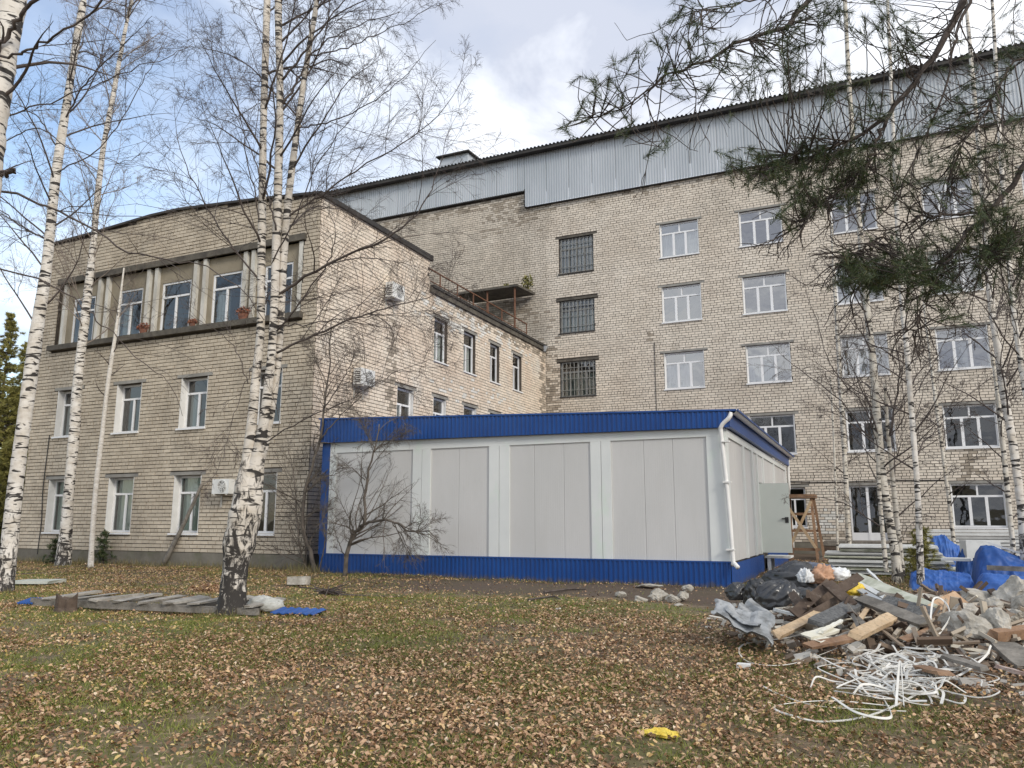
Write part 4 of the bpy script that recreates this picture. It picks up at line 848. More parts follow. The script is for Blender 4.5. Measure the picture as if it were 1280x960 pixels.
for a, b, w in (((992, 768, 8.9), (1038, 728, 9.3), .11), ((1014, 757, 9.2), (1075, 720, 9.5), .10), ((1034, 729, 9.2), (1066, 757, 8.8), .12), ((1006, 762, 9.5), (1070, 728, 9.9), .09), ((1010, 742, 9.0), (1026, 764, 9.4), .10), ((1000, 775, 8.8), (1050, 748, 9.1), .08)):
    MB().bar(at(*a), at(*b), w, .03, up=(.2, -.8, .4), jit=.006).build('slat', wood_dark, pal)
def chunk(c, rad, seed, mat_, label, cat='concrete lump', name='concrete_lump', group='broken concrete lumps on the heap', cuts=9):
    import bmesh
    r = np.random.default_rng(seed); bm = bmesh.new(); bmesh.ops.create_icosphere(bm, subdivisions=4, radius=1)
    V = np.array([v.co[:] for v in bm.verts]); Fq = np.array([[v.index for v in f.verts] for f in bm.faces]); bm.free()
    for _ in range(cuts):
        nn = norm(r.normal(0, 1, 3)); dd = r.uniform(.55, .85); e = V@nn-dd; V = V-np.maximum(e, 0)[:, None]*nn
    h = np.zeros(len(V))
    for k in range(14): w_ = r.normal(0, 1, 3)*(2+k*1.1); h += np.sin(V@w_+r.random()*6)*.085/(1+.35*k)
    V = V*(1+h[:, None]*.8+r.normal(0, .012, (len(V), 1)))
    o = mesh_np(name, V*np.array(rad)+np.array(c), Fq, mat_, None, c, smooth=False); return tag(o, label, cat, group)
for k, (x, y, d, rx, ry, rz, lab) in enumerate(((1212, 791, 8.0, .20, .20, .14, 'largest rough concrete lump in the middle of the stones'), (1247, 795, 7.9, .115, .16, .175, 'upright rounded concrete lump right of the largest one'), (1223, 752, 9.9, .24, .2, .11, 'flat mossy concrete lump above the largest one'),
        (1267, 747, 9.6, .16, .2, .17, 'pale angular concrete lump at the right edge, highest'), (1247, 771, 8.8, .075, .1, .065, 'small rounded concrete lump between the three big ones'), (1270, 774, 8.6, .11, .12, .075, 'wide low concrete lump at the right edge, middle'),
        (1204, 770, 8.9, .13, .12, .10, 'rough grey concrete lump beside the plywood'), (1292, 762, 9.0, .16, .15, .15, 'concrete lump cut by the right edge of the picture'), (1187, 760, 9.8, .10, .1, .08, 'small concrete lump above the plywood sheet'), (1240, 760, 9.2, .10, .1, .08, 'brownish concrete lump under the flat mossy one'), (1160, 752, 10.2, .14, .12, .07, 'small grey concrete lump behind the felt slab'))):
    chunk(at(x, y, d)+[0, 0, .02], (rx*1.38, ry*1.3, rz*1.38), 50+k, chunk_m, lab)
G2 = 'stones lying in front of the cabin'
for k, (x, y, rx, rz, lab) in enumerate(((822, 748, .19, .12, 'largest squared stone in front of the cabin'), (841, 750, .12, .08, 'pale stone right beside the largest squared one'), (854, 748, .11, .09, 'pale pointed stone at the right of the small row'), (800, 751, .12, .06, 'flat low stone at the left of the small row'),
        (858, 737, .13, .08, 'grey stone alone behind the row near the cabin corner'), (775, 745, .10, .06, 'small grey stone left of the row in the dirt'), (812, 733, .30, .035, 'flat pale slab fragment in the dirt behind the row'), (848, 757, .07, .03, 'tiny stone chip in front of the row'))):
    p = onZ(x, y, .32); chunk(p+[0, 0, rz*.3], (rx, rx*.8, rz), 80+k, chunk_m, lab, 'stone', 'stone', G2)
p = onZ(371, 731, .33); tag(MB().bar(p+[-.2, 0, .07], p+[.2, .08, .07], .2, .16, jit=.012).build('concrete_block', chunk_m), 'pale concrete block on the ground between birch and cabin', 'block')
p = onZ(39, 729, .33); tag(MB().bar(p+[-.42, 0, .03], p+[.5, .2, .03], .5, .07, jit=.02).build('concrete_slab', M('mossy_slab', (.36, .38, .32), (.52, .53, .47), 3, .9, .4)), 'pale mossy slab on the grass by the left birch', 'slab')
# crumpled corrugated sheets
def bent_sheet(corners, curl, mat_, label, nu=34, nv=30, wav=6, amp=.035, seed=1):
    r = np.random.default_rng(seed); A, B, C_, D_ = (np.array(c) for c in corners); u = np.linspace(0, 1, nu); v = np.linspace(0, 1, nv); U, Vv = np.meshgrid(u, v)
    P = A*((1-U)*(1-Vv))[..., None]+B*(U*(1-Vv))[..., None]+C_*(U*Vv)[..., None]+D_*((1-U)*Vv)[..., None]
    nn = norm(np.cross(B-A, D_-A)); nn = nn if nn[2] > 0 else -nn
    hgt = amp*np.clip(2.6*np.sin(Vv*wav*2*np.pi+U*.4), -1, 1)+curl*(2*U-1)**2+.015*np.sin(U*5+Vv*3+seed)
    sm = lambda k: np.convolve(r.normal(0, 1.6, k+8), np.ones(9)/9, 'valid')
    P = P+hgt[..., None]*nn; e1 = norm(B-A); e2 = norm(D_-A)
    P += (U**6*sm(nv)[:, None]*.035+(1-U)**6*sm(nv)[:, None]*.035)[..., None]*e1+(Vv**6*sm(nu)[None]*.03+(1-Vv)**6*sm(nu)[None]*.03)[..., None]*e2
    V1 = P.reshape(-1, 3); n = len(V1); V = np.concatenate([V1, V1-nn*.006]); i = (np.arange(nv-1)[:, None]*nu+np.arange(nu-1)[None]).ravel()
    Fq = np.concatenate([np.stack([i, i+1, i+nu+1, i+nu], -1), np.stack([i, i+nu, i+nu+1, i+1], -1)+n])
    o = mesh_np('corrugated_sheet', V, Fq, mat_, None, tuple(V1.mean(0)), smooth=False); return tag(o, label, 'metal sheet', 'crumpled corrugated sheets at the heap')
bent_sheet((at(905, 765, 8.4), at(945, 790, 7.9), at(966, 772, 8.7), at(940, 752, 9.2)), .03, slate_m, 'upper crumpled corrugated sheet leaning on the bags', wav=2.5, amp=.03, seed=2)
bent_sheet((at(888, 758, 8.6), at(893, 780, 8.0), at(962, 814, 7.5), at(968, 783, 8.3)), .10, slate_m, 'lower crumpled corrugated sheet curling up from the grass', wav=1.5, amp=.02, seed=4)
# tangled white plastic strips
def strip(pts, w=.022, label='thin white plastic strip in the tangled coil before the heap', mat_=strip_m, n=40, group='tangled white plastic strips', cat='plastic strip', nm='plastic_strip'):
    P = spline(pts, n); tan = norm(np.gradient(P, axis=0)); sd = norm(np.cross(tan, [0, 0, 1])+1e-6); tw = np.linspace(0, rng.uniform(-2, 2), n)[:, None]; u = np.cross(sd, tan)
    ax = sd*np.cos(tw)+u*np.sin(tw); nn = np.cross(tan, ax); V = np.concatenate([P+ax*w/2+nn*.003, P-ax*w/2+nn*.003, P-ax*w/2-nn*.003, P+ax*w/2-nn*.003]); i = np.arange(n-1)
    Fq = np.concatenate([np.stack([k*n+i, k*n+i+1, (k+1) % 4*n+i+1, (k+1) % 4*n+i], -1) for k in range(4)])
    o = mesh_np(nm, V, Fq, mat_, None, tuple(P[0])); return tag(o, label, cat, group)
rs = np.random.default_rng(77)
for k in range(64):
    cx, cy_ = rs.normal(1122, 34), rs.normal(826, 11); base = onZ(cx, cy_, .34); ang = rs.random()*6.28; rr = rs.uniform(.12, .36); pts = []
    n_ = rs.integers(4, 8)
    for j in range(n_):
        ang += rs.normal(.9, .5); q_ = base+np.array([math.cos(ang)*rr*rs.uniform(.6, 1.3), math.sin(ang)*rr*rs.uniform(.6, 1.4), 0]); q_[2] = hz(q_[0], q_[1])+.02+abs(rs.normal(0, .035)); pts.append(q_)
    strip(pts, rs.uniform(.009, .022))
def gstrip(px_, lab, w=.018):
    pts = []
    for x, y, h in px_: p = onZ(x, y, .30); p[2] = hz(p[0], p[1])+h; pts.append(p)
    strip(pts, w, lab, n=60)
gstrip([(1060, 795, .1), (990, 802, .06), (935, 806, .02), (924, 813, .02), (940, 822, .02), (990, 823, .02), (1060, 808, .04)], 'white strip looping left in front of the corrugated sheets')
gstrip([(952, 840, .02), (975, 849, .02), (1020, 859, .02), (1090, 861, .02), (1130, 862, .02)], 'white strip running out from the left on the grass')
gstrip([(1185, 836, .03), (1100, 862, .02), (1030, 872, .02), (985, 868, .02), (966, 862, .02), (980, 857, .02), (1040, 856, .02), (1110, 858, .02)], 'front loop of white strip bent back on the grass')
gstrip([(1070, 836, .04), (1130, 842, .03), (1190, 838, .03), (1230, 826, .08), (1240, 820, .1)], 'white strip running right along the front of the tangle')
gstrip([(1165, 806, .15), (1172, 800, .34), (1186, 800, .30), (1190, 806, .2), (1172, 812, .08)], 'white strip arching up before the dark wood block')
gstrip([(1140, 846, .02), (1175, 853, .02), (1200, 858, .02), (1204, 852, .02), (1188, 850, .02)], 'short white strip hooked at the front right of the tangle')
gstrip([(1118, 858, .02), (1126, 840, .2), (1128, 858, .02)], 'short white strip bent up at the front of the tangle')
gstrip([(1000, 800, .05), (1040, 806, .05), (1080, 800, .08), (1110, 812, .05)], 'white strip lying under the brown plank')

# ------------------------------------------------------------------ things on the grass, left
lad = thing('wooden_walkway', onZ(190, 757, .3), 'low weathered timber walkway of rails and cross slats on the grass', 'walkway')
A, B = onZ(40, 757, .3), onZ(322, 770, .3); C_, D_ = onZ(85, 751, .3), onZ(335, 760, .3)
for a, b in ((A, B), (C_, D_)): a = a+[0, 0, .05]; b = b+[0, 0, .05]; MB().bar(a, b, .07, .095, jit=.006).build('rail', wood_old, lad)
for k, f in enumerate(np.linspace(.08, .97, 9)):
    a = A+(B-A)*f+[.02, -.06, .115+rng.uniform(0, .02)]; b = C_+(D_-C_)*(f+rng.normal(0, .012))+[.16, .12, .115+rng.uniform(0, .05)]; MB().bar(a, b, .13+rng.uniform(0, .05), .03, jit=.008).build('slat', M('slat_grey', (.24, .22, .19), (.40, .37, .32), 6, .85, .4) if k == 0 else bpy.data.materials['slat_grey'], lad)
for x0, y0, x1, y1, w, lab in ((30, 751, 50, 751, .36, 'small blue metal sheet at the left end of the walkway'), (346, 763, 404, 765, .32, 'small blue metal sheet at the right end of the walkway')):
    a = onZ(x0, y0, .36); b = onZ(x1, y1, .36); d = b-a; Lh = np.linalg.norm(d); d = d/Lh; pn = np.array([-d[1], d[0], .12]); pn = norm(pn)
    us = np.linspace(0, Lh, 25); h = .014*(np.arange(25) % 4 < 2); lo = a-pn*w/2+us[:, None]*d+h[:, None]*np.array([0, 0, 1]); V = np.concatenate([lo, lo+pn*w, lo-[0, 0, .012], lo+pn*w-[0, 0, .012]]); i = np.arange(24)
    Fq = np.concatenate([np.stack([i, i+1, 25+i+1, 25+i], -1), np.stack([50+i, 75+i, 75+i+1, 50+i+1], -1), np.stack([i, 50+i, 50+i+1, i+1], -1)])
    tag(mesh_np('blue_sheet', V, Fq, tarp_d, None, tuple(a)), lab, 'metal sheet', 'blue metal sheets by the walkway')
p = onZ(332, 765, .3); lump('rubbish_bag', p+[0, 0, .10], (.26, .18, .12), M('dull_bag', (.42, .42, .38), (.58, .58, .54), 4, .6, .3, 14), 'dull white bag at the right end of the walkway', 'bag', 41, .1)
p = onZ(82, 770, .22); st_ = thing('tree_stump', p, 'short rotten stump with mossy foot before the walkway', 'stump')
n = 20; V = []; rj = rng.normal(0, .012, n)
for z, r0 in ((-.08, .20), (.02, .15), (.12, .12), (.27, .118)):
    for k in range(n): a = k/n*6.283; r_ = r0*(1+.10*math.sin(3*a+1)+.06*math.sin(7*a))+rj[k]; V.append(p+[r_*math.cos(a), r_*math.sin(a), z+(.03*math.sin(a*2)+rj[k] if z > .2 else 0)])
V.append(p+[0, 0, .20]); Fq = np.array([[j*n+k, j*n+(k+1) % n, (j+1)*n+(k+1) % n, (j+1)*n+k] for j in range(3) for k in range(n)])
mesh_np('bark', V, [Fq, np.array([[3*n+k, 3*n+(k+1) % n, 4*n] for k in range(n)])], wood_dark, st_)
V, Fq = leaf_cloud(p+[-.08, -.1, .0], (.28, .2, .06), 500, .022); mesh_np('moss', V, Fq, grass_m, st_)
p = onZ(262, 737, .31); p[2] = gz(p[0], p[1]); t = thing('leaf_heap', p, 'low heap of dead brown leaves beyond the walkway', 'leaf heap'); V, Fq = leaf_cloud(p+[0, 0, .03], (.5, .3, .10), 800, .035); mesh_np('leaves', V, Fq, leaves_m, t)
p = onZ(409, 743, .31); p[2] = gz(p[0], p[1]); t = thing('brush_pile', p, 'small dark pile of brushwood right of the triple birch', 'brushwood')
for k in range(16): a = rng.random()*3.14; l = rng.uniform(.2, .45); d = np.array([math.cos(a), math.sin(a)*.6, rng.uniform(-.2, .35)])*l; c = p+[rng.normal(0, .1), rng.normal(0, .08), .08]; mb = MB(); mb.tube([c-d, c+rng.normal(0, .03, 3), c+d], [.012, .009, .005], 4); mb.build('stick', twig_m, t)
# leaning pole, litter
a = onZ(203, 708, .3); b = onY(252, 606, YW-.05); mb = MB(); P = spline([a, a+(b-a)*.5+[.03, 0, -.02], b], 10); mb.tube(P, np.linspace(.075, .04, 10), 8); tag(mb.build('pole', wood_old, smooth=True), 'rough grey pole leaning across the third ground floor window', 'pole')
p = onZ(930, 838, .2); mb = MB(); mb.box(p[0]-.06, p[0]+.06, p[1]-.03, p[1]+.05, gz(p[0], p[1])+.01, gz(p[0], p[1])+.05); tag(mb.build('litter', white_paint), 'small white plastic tub on the grass before the heap', 'litter')
p = onZ(835, 939, .02); p[2] = gz(p[0], p[1])
lump('plastic_bag', p+[-.06, -.03, .015], (.12, .05, .028), yellow_m, 'torn yellow plastic scrap lying in the foreground leaves', 'plastic scrap', 42, .2)
for k, (x, y, lab) in enumerate(((885, 788, 'white fragment on the grass nearest the corrugated sheets'), (884, 800, 'pinkish fragment on the grass below the white one'), (886, 780, 'small white fragment just left of the sheets'), (698, 767, 'white scrap lying on the grass in the middle'))):
    p = onZ(x, y, .27); p[2] = gz(p[0], p[1])+.015; tag(MB().bar(p-[.03, 0, 0], p+[.03, .01, .005], .03, .02, jit=.004).build('fragment', strip_m), lab, 'fragment', 'white scraps on the grass')
def ground_branch(px_, r, lab):
    pts = []
    for x, y in px_: p = onZ(x, y, .3); p[2] = gz(p[0], p[1])+.03; pts.append(p)
    mb = MB(); P = spline(pts, 14); mb.tube(P, np.linspace(r, r*.4, 14), 5); tag(mb.build('fallen_branch', twig_m), lab, 'branch', 'fallen branches on the ground')
ground_branch([(400, 742), (440, 746), (505, 748)], .03, 'dark fallen branch near the birch and cabin shrubs'); ground_branch([(680, 742), (710, 738), (732, 739)], .025, 'thin fallen branch in the dirt before the middle panels'); ground_branch([(660, 754), (690, 751), (700, 753)], .02, 'short fallen branch nearest the middle of the lawn')

# ------------------------------------------------------------------ trees
def grow(P0, D0, Ln, R0, R1, n, jit, grav, r):
    T = len(P0); P = np.empty((T, n+1, 3)); P[:, 0] = P0; d = norm(D0); g = np.zeros((T, 3)); g[:, 2] = grav
    for k in range(n):
        d = norm(d+r.normal(0, jit, (T, 3))+g); P[:, k+1] = P[:, k]+d*(Ln/n)[:, None]
    f = np.linspace(0, 1, n+1)[None]; return P, R0[:, None]*(1-f)+R1[:, None]*f
def children(P, Rd, per, t0, ang, r, lenf, plen, t1=1.0):
    T, n, _ = P.shape; k = r.poisson(per, T); idx = np.repeat(np.arange(T), k); t = t0+(t1-t0)*r.random(len(idx)); s = t*(n-1); i = np.minimum(s.astype(int), n-2); f = (s-i)[:, None]
    p = P[idx, i]*(1-f)+P[idx, i+1]*f; tan = norm(P[idx, i+1]-P[idx, i]); ax = norm(np.cross(tan, r.normal(0, 1, (len(idx), 3)))); an = r.normal(ang, .2, len(idx))[:, None]
    d = tan*np.cos(an)+ax*np.sin(an); rr = Rd[idx, i]; L_ = plen[idx]*lenf*r.uniform(.55, 1.25, len(idx))*(1.15-.65*t); return p, d, L_, rr
def twig_mass(limbs, rads, lens, r, per=(7, 9), grav=(-.02, -.07), mind=.0022, lev3=5, t0=.12, ang=.75):
    """second to fourth order shoots on a list of limb polylines (all resampled alike)"""
    out = []
    P = np.stack(limbs); Rd = np.stack(rads); plen = np.array(lens)
    p, d, L_, rr = children(P, Rd, (per[0]*np.clip(plen/2.6, .35, 2.4)).astype(float), t0, ang, r, .46, np.minimum(plen, 3.6)); L_ = np.clip(L_, .25, 2.6)
    P2, R2 = grow(p, d+[0, 0, .12], L_, np.clip(rr*.5, mind*1.6, .02), np.full(len(p), mind), 6, .13, grav[0], r); out.append((P2, R2, 4))
    p, d, L3, rr = children(P2, R2, per[1], .12, .72, r, .42, L_); L3 = np.clip(L3, .12, 1.0)
    P3, R3 = grow(p, d, L3, np.clip(rr*.6, mind, .006), np.full(len(p), mind*.7), 5, .14, grav[1], r); out.append((P3, R3, 3))
    if lev3:
        p, d, L4, rr = children(P3, R3, lev3, .15, .65, r, .5, L3); L4 = np.clip(L4, .08, .5)
        P4, R4 = grow(p, d, L4, np.full(len(p), mind*.85), np.full(len(p), mind*.6), 3, .14, grav[1]*1.4, r); out.append((P4, R4, 3))
    return out
def emit(name, groups, mat_, parent, stuff=True):
    mb = MB()
    for P, Rd, s in groups: V, Fq = tubes(P, Rd, s); mb.add(V, Fq)
    o = mb.build(name, mat_, parent, smooth=False); o['kind'] = 'stuff'; return o
def trunk_mesh(pts, rads, mat_, parent, name='trunk', n=70, sides=14, flare=.0, knots=(), seed=0):
    r = np.random.default_rng(seed); P, Rr = spline(pts, n, rads); Rr = np.maximum(Rr, .004)
    z = P[:, 2]-P[0, 2]; Rr = Rr*(1+flare*np.exp(-np.maximum(z, 0)/.22))
    V, Fq = tubes(P[None], Rr[None], sides); V = V.reshape(n, sides, 3); dv = V-P[:, None]
    a = np.arange(sides)/sides*6.283; w = 1+.05*np.sin(2*a[None]+z[:, None]*1.7+r.random()*6)+.04*np.sin(3*a[None]-z[:, None]*2.3)+.03*r.normal(0, 1, (n, sides))+flare*.35*np.exp(-np.maximum(z, 0)/.2)[:, None]*np.sin(4*a[None]+1)
    for kz, kk in knots: w += kk*np.exp(-((z-kz)/.16)**2)[:, None]*(.6+.4*np.sin(a[None]*2+kz*9))
    V = (P[:, None]+dv*w[..., None]).reshape(-1, 3); cap = np.array([list(range((n-1)*sides, n*sides))])
    return mesh_np(name, V, [Fq, cap], mat_, parent, smooth=True), P, Rr
NL = 12
def birch(label, base, stems, limbs, seed, auto=14, autoz=(.35, .98), mat_=None, tw=None, name='birch_tree', group='bare birch trees', limb_len=2.4, per=(6, 7), lev3=4, grav=(-.02, -.07), mind=.0022, flare=.35, knots=(), side=None, lang=.75):
    """stems: list of (points, radii); limbs: list of (points, r0, r1)"""
    r = np.random.default_rng(seed); t = thing(name, base, label, 'birch tree', group); LP, LR, LL = [], [], []
    for k, (pts, rads) in enumerate(stems):
        _, P, Rr = trunk_mesh(pts, rads, mat_ or bark, t, n=80, flare=flare if k == 0 else 0, knots=knots if k == 0 else (), seed=seed+k)
        m_ = auto if isinstance(auto, int) else auto[k]
        for j in range(m_):
            f = autoz[0]+(autoz[1]-autoz[0])*(j+r.random())/m_; i = int(f*79); a = r.random()*6.283
            if side is not None and r.random() < .7: a = side+r.normal(0, .8)
            el = r.uniform(.55, 1.0); d = np.array([[math.cos(a)*math.cos(el), math.sin(a)*math.cos(el), math.sin(el)]]); L_ = limb_len*r.uniform(.6, 1.2)*(1.15-.55*f)
            Pq, Rq = grow(P[i:i+1], d, np.array([L_]), np.array([min(Rr[i]*.36, .019)]), np.array([.0022]), NL-1, .09, -.015, r); LP.append(Pq[0]); LR.append(Rq[0]); LL.append(L_)
            mb = MB(); mb.tube(Pq[0], Rq[0], 6); mb.build('branch', tw or twig_m, t, smooth=True)
    for pts, r0, r1 in limbs:
        P = spline(pts, NL*2); P[1:-1] += r.normal(0, .012, P[1:-1].shape); Rq = np.linspace(r0, r1, NL*2); mb = MB(); mb.tube(P, Rq, 7); mb.build('branch', tw or twig_m, t, smooth=True)
        LP.append(P[::2]); LR.append(Rq[::2]); LL.append(np.linalg.norm(np.diff(P, axis=0), axis=1).sum())
    if LP: emit('twigs', twig_mass(LP, LR, LL, r, per, grav, mind, lev3, ang=lang), tw or twig_m, t)
    return t
WK = .82
def stem_px(px_, Y, wpx, ztop=None, dY=0.):
    """stem through pixel points at distance Y; wpx widths in photo pixels; optionally carried on to height ztop"""
    P = [onY(x, y, Y+dY*k) for k, (x, y) in enumerate(px_)]; Rr = [w*WK/2/F*((p-O3)@FW) for p, w in zip(P, wpx)]
    if ztop and P[-1][2] < ztop:
        d = norm(P[-1]-P[-2]); d = norm(d+[0, 0, .6]); P.append(P[-1]+d*(ztop-P[-1][2])/d[2]); Rr.append(.015)
    return P, Rr
def limb_px(px_, Y, r0, r1, dy=0.):
    n = len(px_); return ([onY(x, y, Y+dy*k/(n-1)) for k, (x, y) in enumerate(px_)], r0, r1)
# triple birch in front of the wing
Y5 = 8.45
st5 = [stem_px([(288, 782), (290, 750), (295, 700), (303, 650), (308, 610), (312, 560), (320, 470), (326, 400), (328, 220), (331, 100), (334, 0)], Y5, [46, 40, 38, 38, 32, 17, 13.5, 12.5, 11, 10.5, 9.5], 12.5),
       stem_px([(300, 700), (312, 640), (318, 590), (328, 540), (336, 480), (342, 400), (348, 220), (350, 100), (348, 0)], Y5+.05, [32, 34, 26, 16, 14, 13, 12, 11, 10], 13),
       stem_px([(310, 650), (322, 590), (334, 540), (344, 480), (350, 420), (356, 300), (364, 220), (377, 120), (388, 50), (396, 0)], Y5+.15, [13, 13, 12, 11.5, 11, 10.5, 10, 9, 8, 7], 12)]
lb5 = [limb_px([(346, 441), (389, 420), (444, 398), (480, 386), (540, 370), (590, 352)], Y5, 0.0187, .0022, .5), limb_px([(346, 370), (403, 334), (471, 304), (519, 269), (545, 220), (562, 160)], Y5+.1, 0.0230, .0022, .3),
       limb_px([(332, 361), (300, 320), (273, 282), (238, 220), (222, 175), (215, 120)], Y5, 0.0158, .0022, -.5), limb_px([(345, 288), (338, 255), (328, 225), (310, 180), (285, 120), (262, 60)], Y5, 0.0144, .0022, -.3),
       limb_px([(356, 274), (390, 252), (436, 220), (500, 180), (552, 140), (590, 80)], Y5+.15, 0.0173, .0022, .4), limb_px([(346, 414), (373, 382), (406, 334), (417, 306), (414, 250), (428, 190)], Y5, 0.0130, .0022, -.4),
       limb_px([(343, 408), (395, 404), (444, 397), (500, 392), (550, 385)], Y5, 0.0101, .0022, -.3), limb_px([(354, 130), (372, 100), (390, 67), (430, 40), (500, 15)], Y5, .02, .005, .3), limb_px([(353, 100), (385, 60), (420, 13), (470, -40)], Y5, .02, .005, .2),
       limb_px([(328, 555), (352, 540), (400, 515), (440, 498), (486, 470), (540, 448)], Y5, 0.0101, .0022, -.5), limb_px([(310, 480), (290, 430), (250, 400), (215, 388)], Y5, 0.0072, .0022, -.5), limb_px([(330, 300), (310, 200), (290, 100), (250, 0)], Y5, 0.0115, .0022, -.6),
       limb_px([(385, 70), (430, 60), (500, 30), (560, 0)], Y5+.15, 0.0130, .0022, .5), limb_px([(372, 160), (420, 150), (490, 110), (545, 50)], Y5+.15, 0.0130, .0022, -.4), limb_px([(340, 330), (370, 270), (400, 200), (450, 130), (480, 60)], Y5, 0.0115, .0022, -.6),
       limb_px([(322, 440), (300, 500), (280, 560), (268, 600)], Y5, 0.0058, .0022, -.3)]
birch('large birch with three white stems and dark fissured foot', st5[0][0][0], st5, lb5, 101, auto=(8, 9, 10), autoz=(.6, .97), limb_len=3.1, per=(9, 9), lev3=6, mind=.0019, knots=((1.1, .35), (1.5, .3)), flare=.42, mat_=bark_rough)
# left birches
WK = .72
Y2 = 9.2; s2 = [stem_px([(4, 752), (8, 715), (18, 620), (30, 530), (42, 440), (57, 340), (70, 220), (88, 100), (103, 10)], Y2, [32, 27, 25, 23.5, 21, 18, 15, 12.5, 11], 12)]
birch('thick white birch at the left edge leaning slightly right', s2[0][0][0], s2, [limb_px([(62, 300), (30, 285), (0, 262), (-40, 240)], Y2, .02, .005), limb_px([(80, 150), (110, 100), (150, 60), (190, 20)], Y2, .018, .004, -.4), limb_px([(75, 190), (50, 150), (20, 130), (-20, 120)], Y2, .016, .004, -.3), limb_px([(72, 215), (130, 180), (180, 100), (210, 40)], Y2, .014, .004, .5)], 102, auto=16, autoz=(.48, .97), limb_len=3.0, per=(8, 8), lev3=5, mind=.002)
Y3 = 15.3; s3 = [stem_px([(79, 714), (81, 680), (85, 630), (92, 550), (98, 470), (106, 400), (116, 310), (127, 200), (143, 110), (158, 30), (165, 0)], Y3, [24, 21, 18, 17, 16, 14.5, 11, 9, 7.5, 6, 5.5], 17.5)]
birch('birch in front of the wing between the first two window columns', s3[0][0][0], s3, [], 103, auto=30, autoz=(.46, .99), tw=twig_pale, limb_len=4.4, per=(9, 8), lev3=5, mind=.0026, lang=.5, grav=(.04, -.01))
Y4 = 14.9; s4 = [stem_px([(113, 717), (116, 660), (121, 600), (128, 540), (135, 480), (144, 420), (150, 375), (155, 335)], Y4, [9.5, 8.5, 8, 7.5, 7, 5.5, 4, 2.5])]
birch('slim young birch with thin white stem by the second window', s4[0][0][0], s4, [], 104, mat_=young_bark, auto=9, autoz=(.5, .97), limb_len=1.1, per=(4, 4), lev3=0, mind=.003)
Y1 = 3.9; s1 = [([onY(-60, 700, Y1), onY(-45, 520, Y1), onY(-28, 330, Y1), onY(-12, 180, Y1), onY(2, 90, Y1), onY(16, 0, Y1), onY(40, -160, Y1)], [.13, .125, .12, .115, .11, .105, .08])]
birch('nearest birch, only its upper trunk showing in the top left corner', onZ(-68, 900, .1), [([onZ(-68, 900, .1)]+s1[0][0], [.16]+s1[0][1])], [limb_px([(-10, 80), (10, 40), (43, 0), (80, -50)], Y1-.1, .022, .014), limb_px([(-10, 72), (20, 68), (50, 55), (90, 32), (133, 0), (180, -30)], Y1-.1, .012, .007), limb_px([(-20, 236), (35, 247), (70, 262), (114, 284), (152, 311), (200, 323), (244, 331), (300, 360), (330, 400)], Y1+.2, .012, .003, .8),
     limb_px([(-20, 330), (54, 352), (90, 372), (118, 400), (141, 415), (173, 450), (210, 480), (228, 520)], Y1+.3, .008, .002, .8), limb_px([(-16, 222), (6, 216), (19, 212)], Y1-.15, .017, .016), limb_px([(0, 150), (60, 130), (130, 100), (200, 75), (240, 55)], Y1+.1, .008, .002, .6), limb_px([(0, 180), (50, 160), (100, 190), (150, 200), (190, 190)], Y1+.2, .006, .002, .6)],
     105, auto=4, autoz=(.6, .9), limb_len=1.6, per=(5, 4), lev3=2, mind=.0013)
# right birches in front of the main block
WK = .80
Y6 = 18.2; s6 = [stem_px([(1123, 738), (1120, 700), (1112, 650), (1102, 590), (1096, 520), (1091, 450), (1084, 390), (1076, 300), (1064, 150), (1056, 0)], Y6, [17, 14, 13, 12.5, 12, 11, 10, 8.5, 7, 6], 17),
     stem_px([(1128, 720), (1122, 660), (1116, 600), (1110, 540), (1106, 480)], Y6+.25, [9, 8, 7, 6, 4]), stem_px([(1108, 715), (1102, 650), (1098, 590), (1099, 540)], Y6-.2, [7, 6.5, 6, 4])]
birch('forked greyish birch left of the blue tarpaulins', s6[0][0][0], s6, [limb_px([(1106, 560), (1080, 540), (1050, 500), (1010, 470), (985, 450), (960, 425)], Y6, .018, .004), limb_px([(1098, 545), (1075, 500), (1040, 460), (1020, 400), (1000, 340)], Y6, .016, .004, -.4), limb_px([(1112, 545), (1120, 500), (1125, 460), (1118, 400), (1140, 340)], Y6, .022, .004), limb_px([(1112, 545), (1130, 520), (1128, 460), (1135, 400)], Y6-.1, .016, .004), limb_px([(1116, 690), (1128, 670), (1150, 645), (1172, 640)], Y6-.2, .008, .003)], 106, auto=(16, 5, 4), autoz=(.25, .98), limb_len=2.4, per=(7, 7), lev3=4, mind=.0024, mat_=bark_far)
Y7 = 16.7; s7 = [stem_px([(1151, 748), (1150, 690), (1147, 616), (1142, 548), (1138, 494), (1133, 430), (1127, 372), (1118, 200), (1109, 0)], Y7, [11, 9.5, 8.8, 8.5, 8, 7.5, 7, 6, 4.5], 16)]
birch('straight birch right beside the forked one', s7[0][0][0], s7, [limb_px([(1142, 548), (1190, 510), (1240, 470)], Y7, .01, .003), limb_px([(1140, 500), (1175, 440), (1200, 380)], Y7, .01, .003)], 107, auto=20, autoz=(.25, .98), limb_len=2.2, per=(7, 7), lev3=4, mind=.0024)
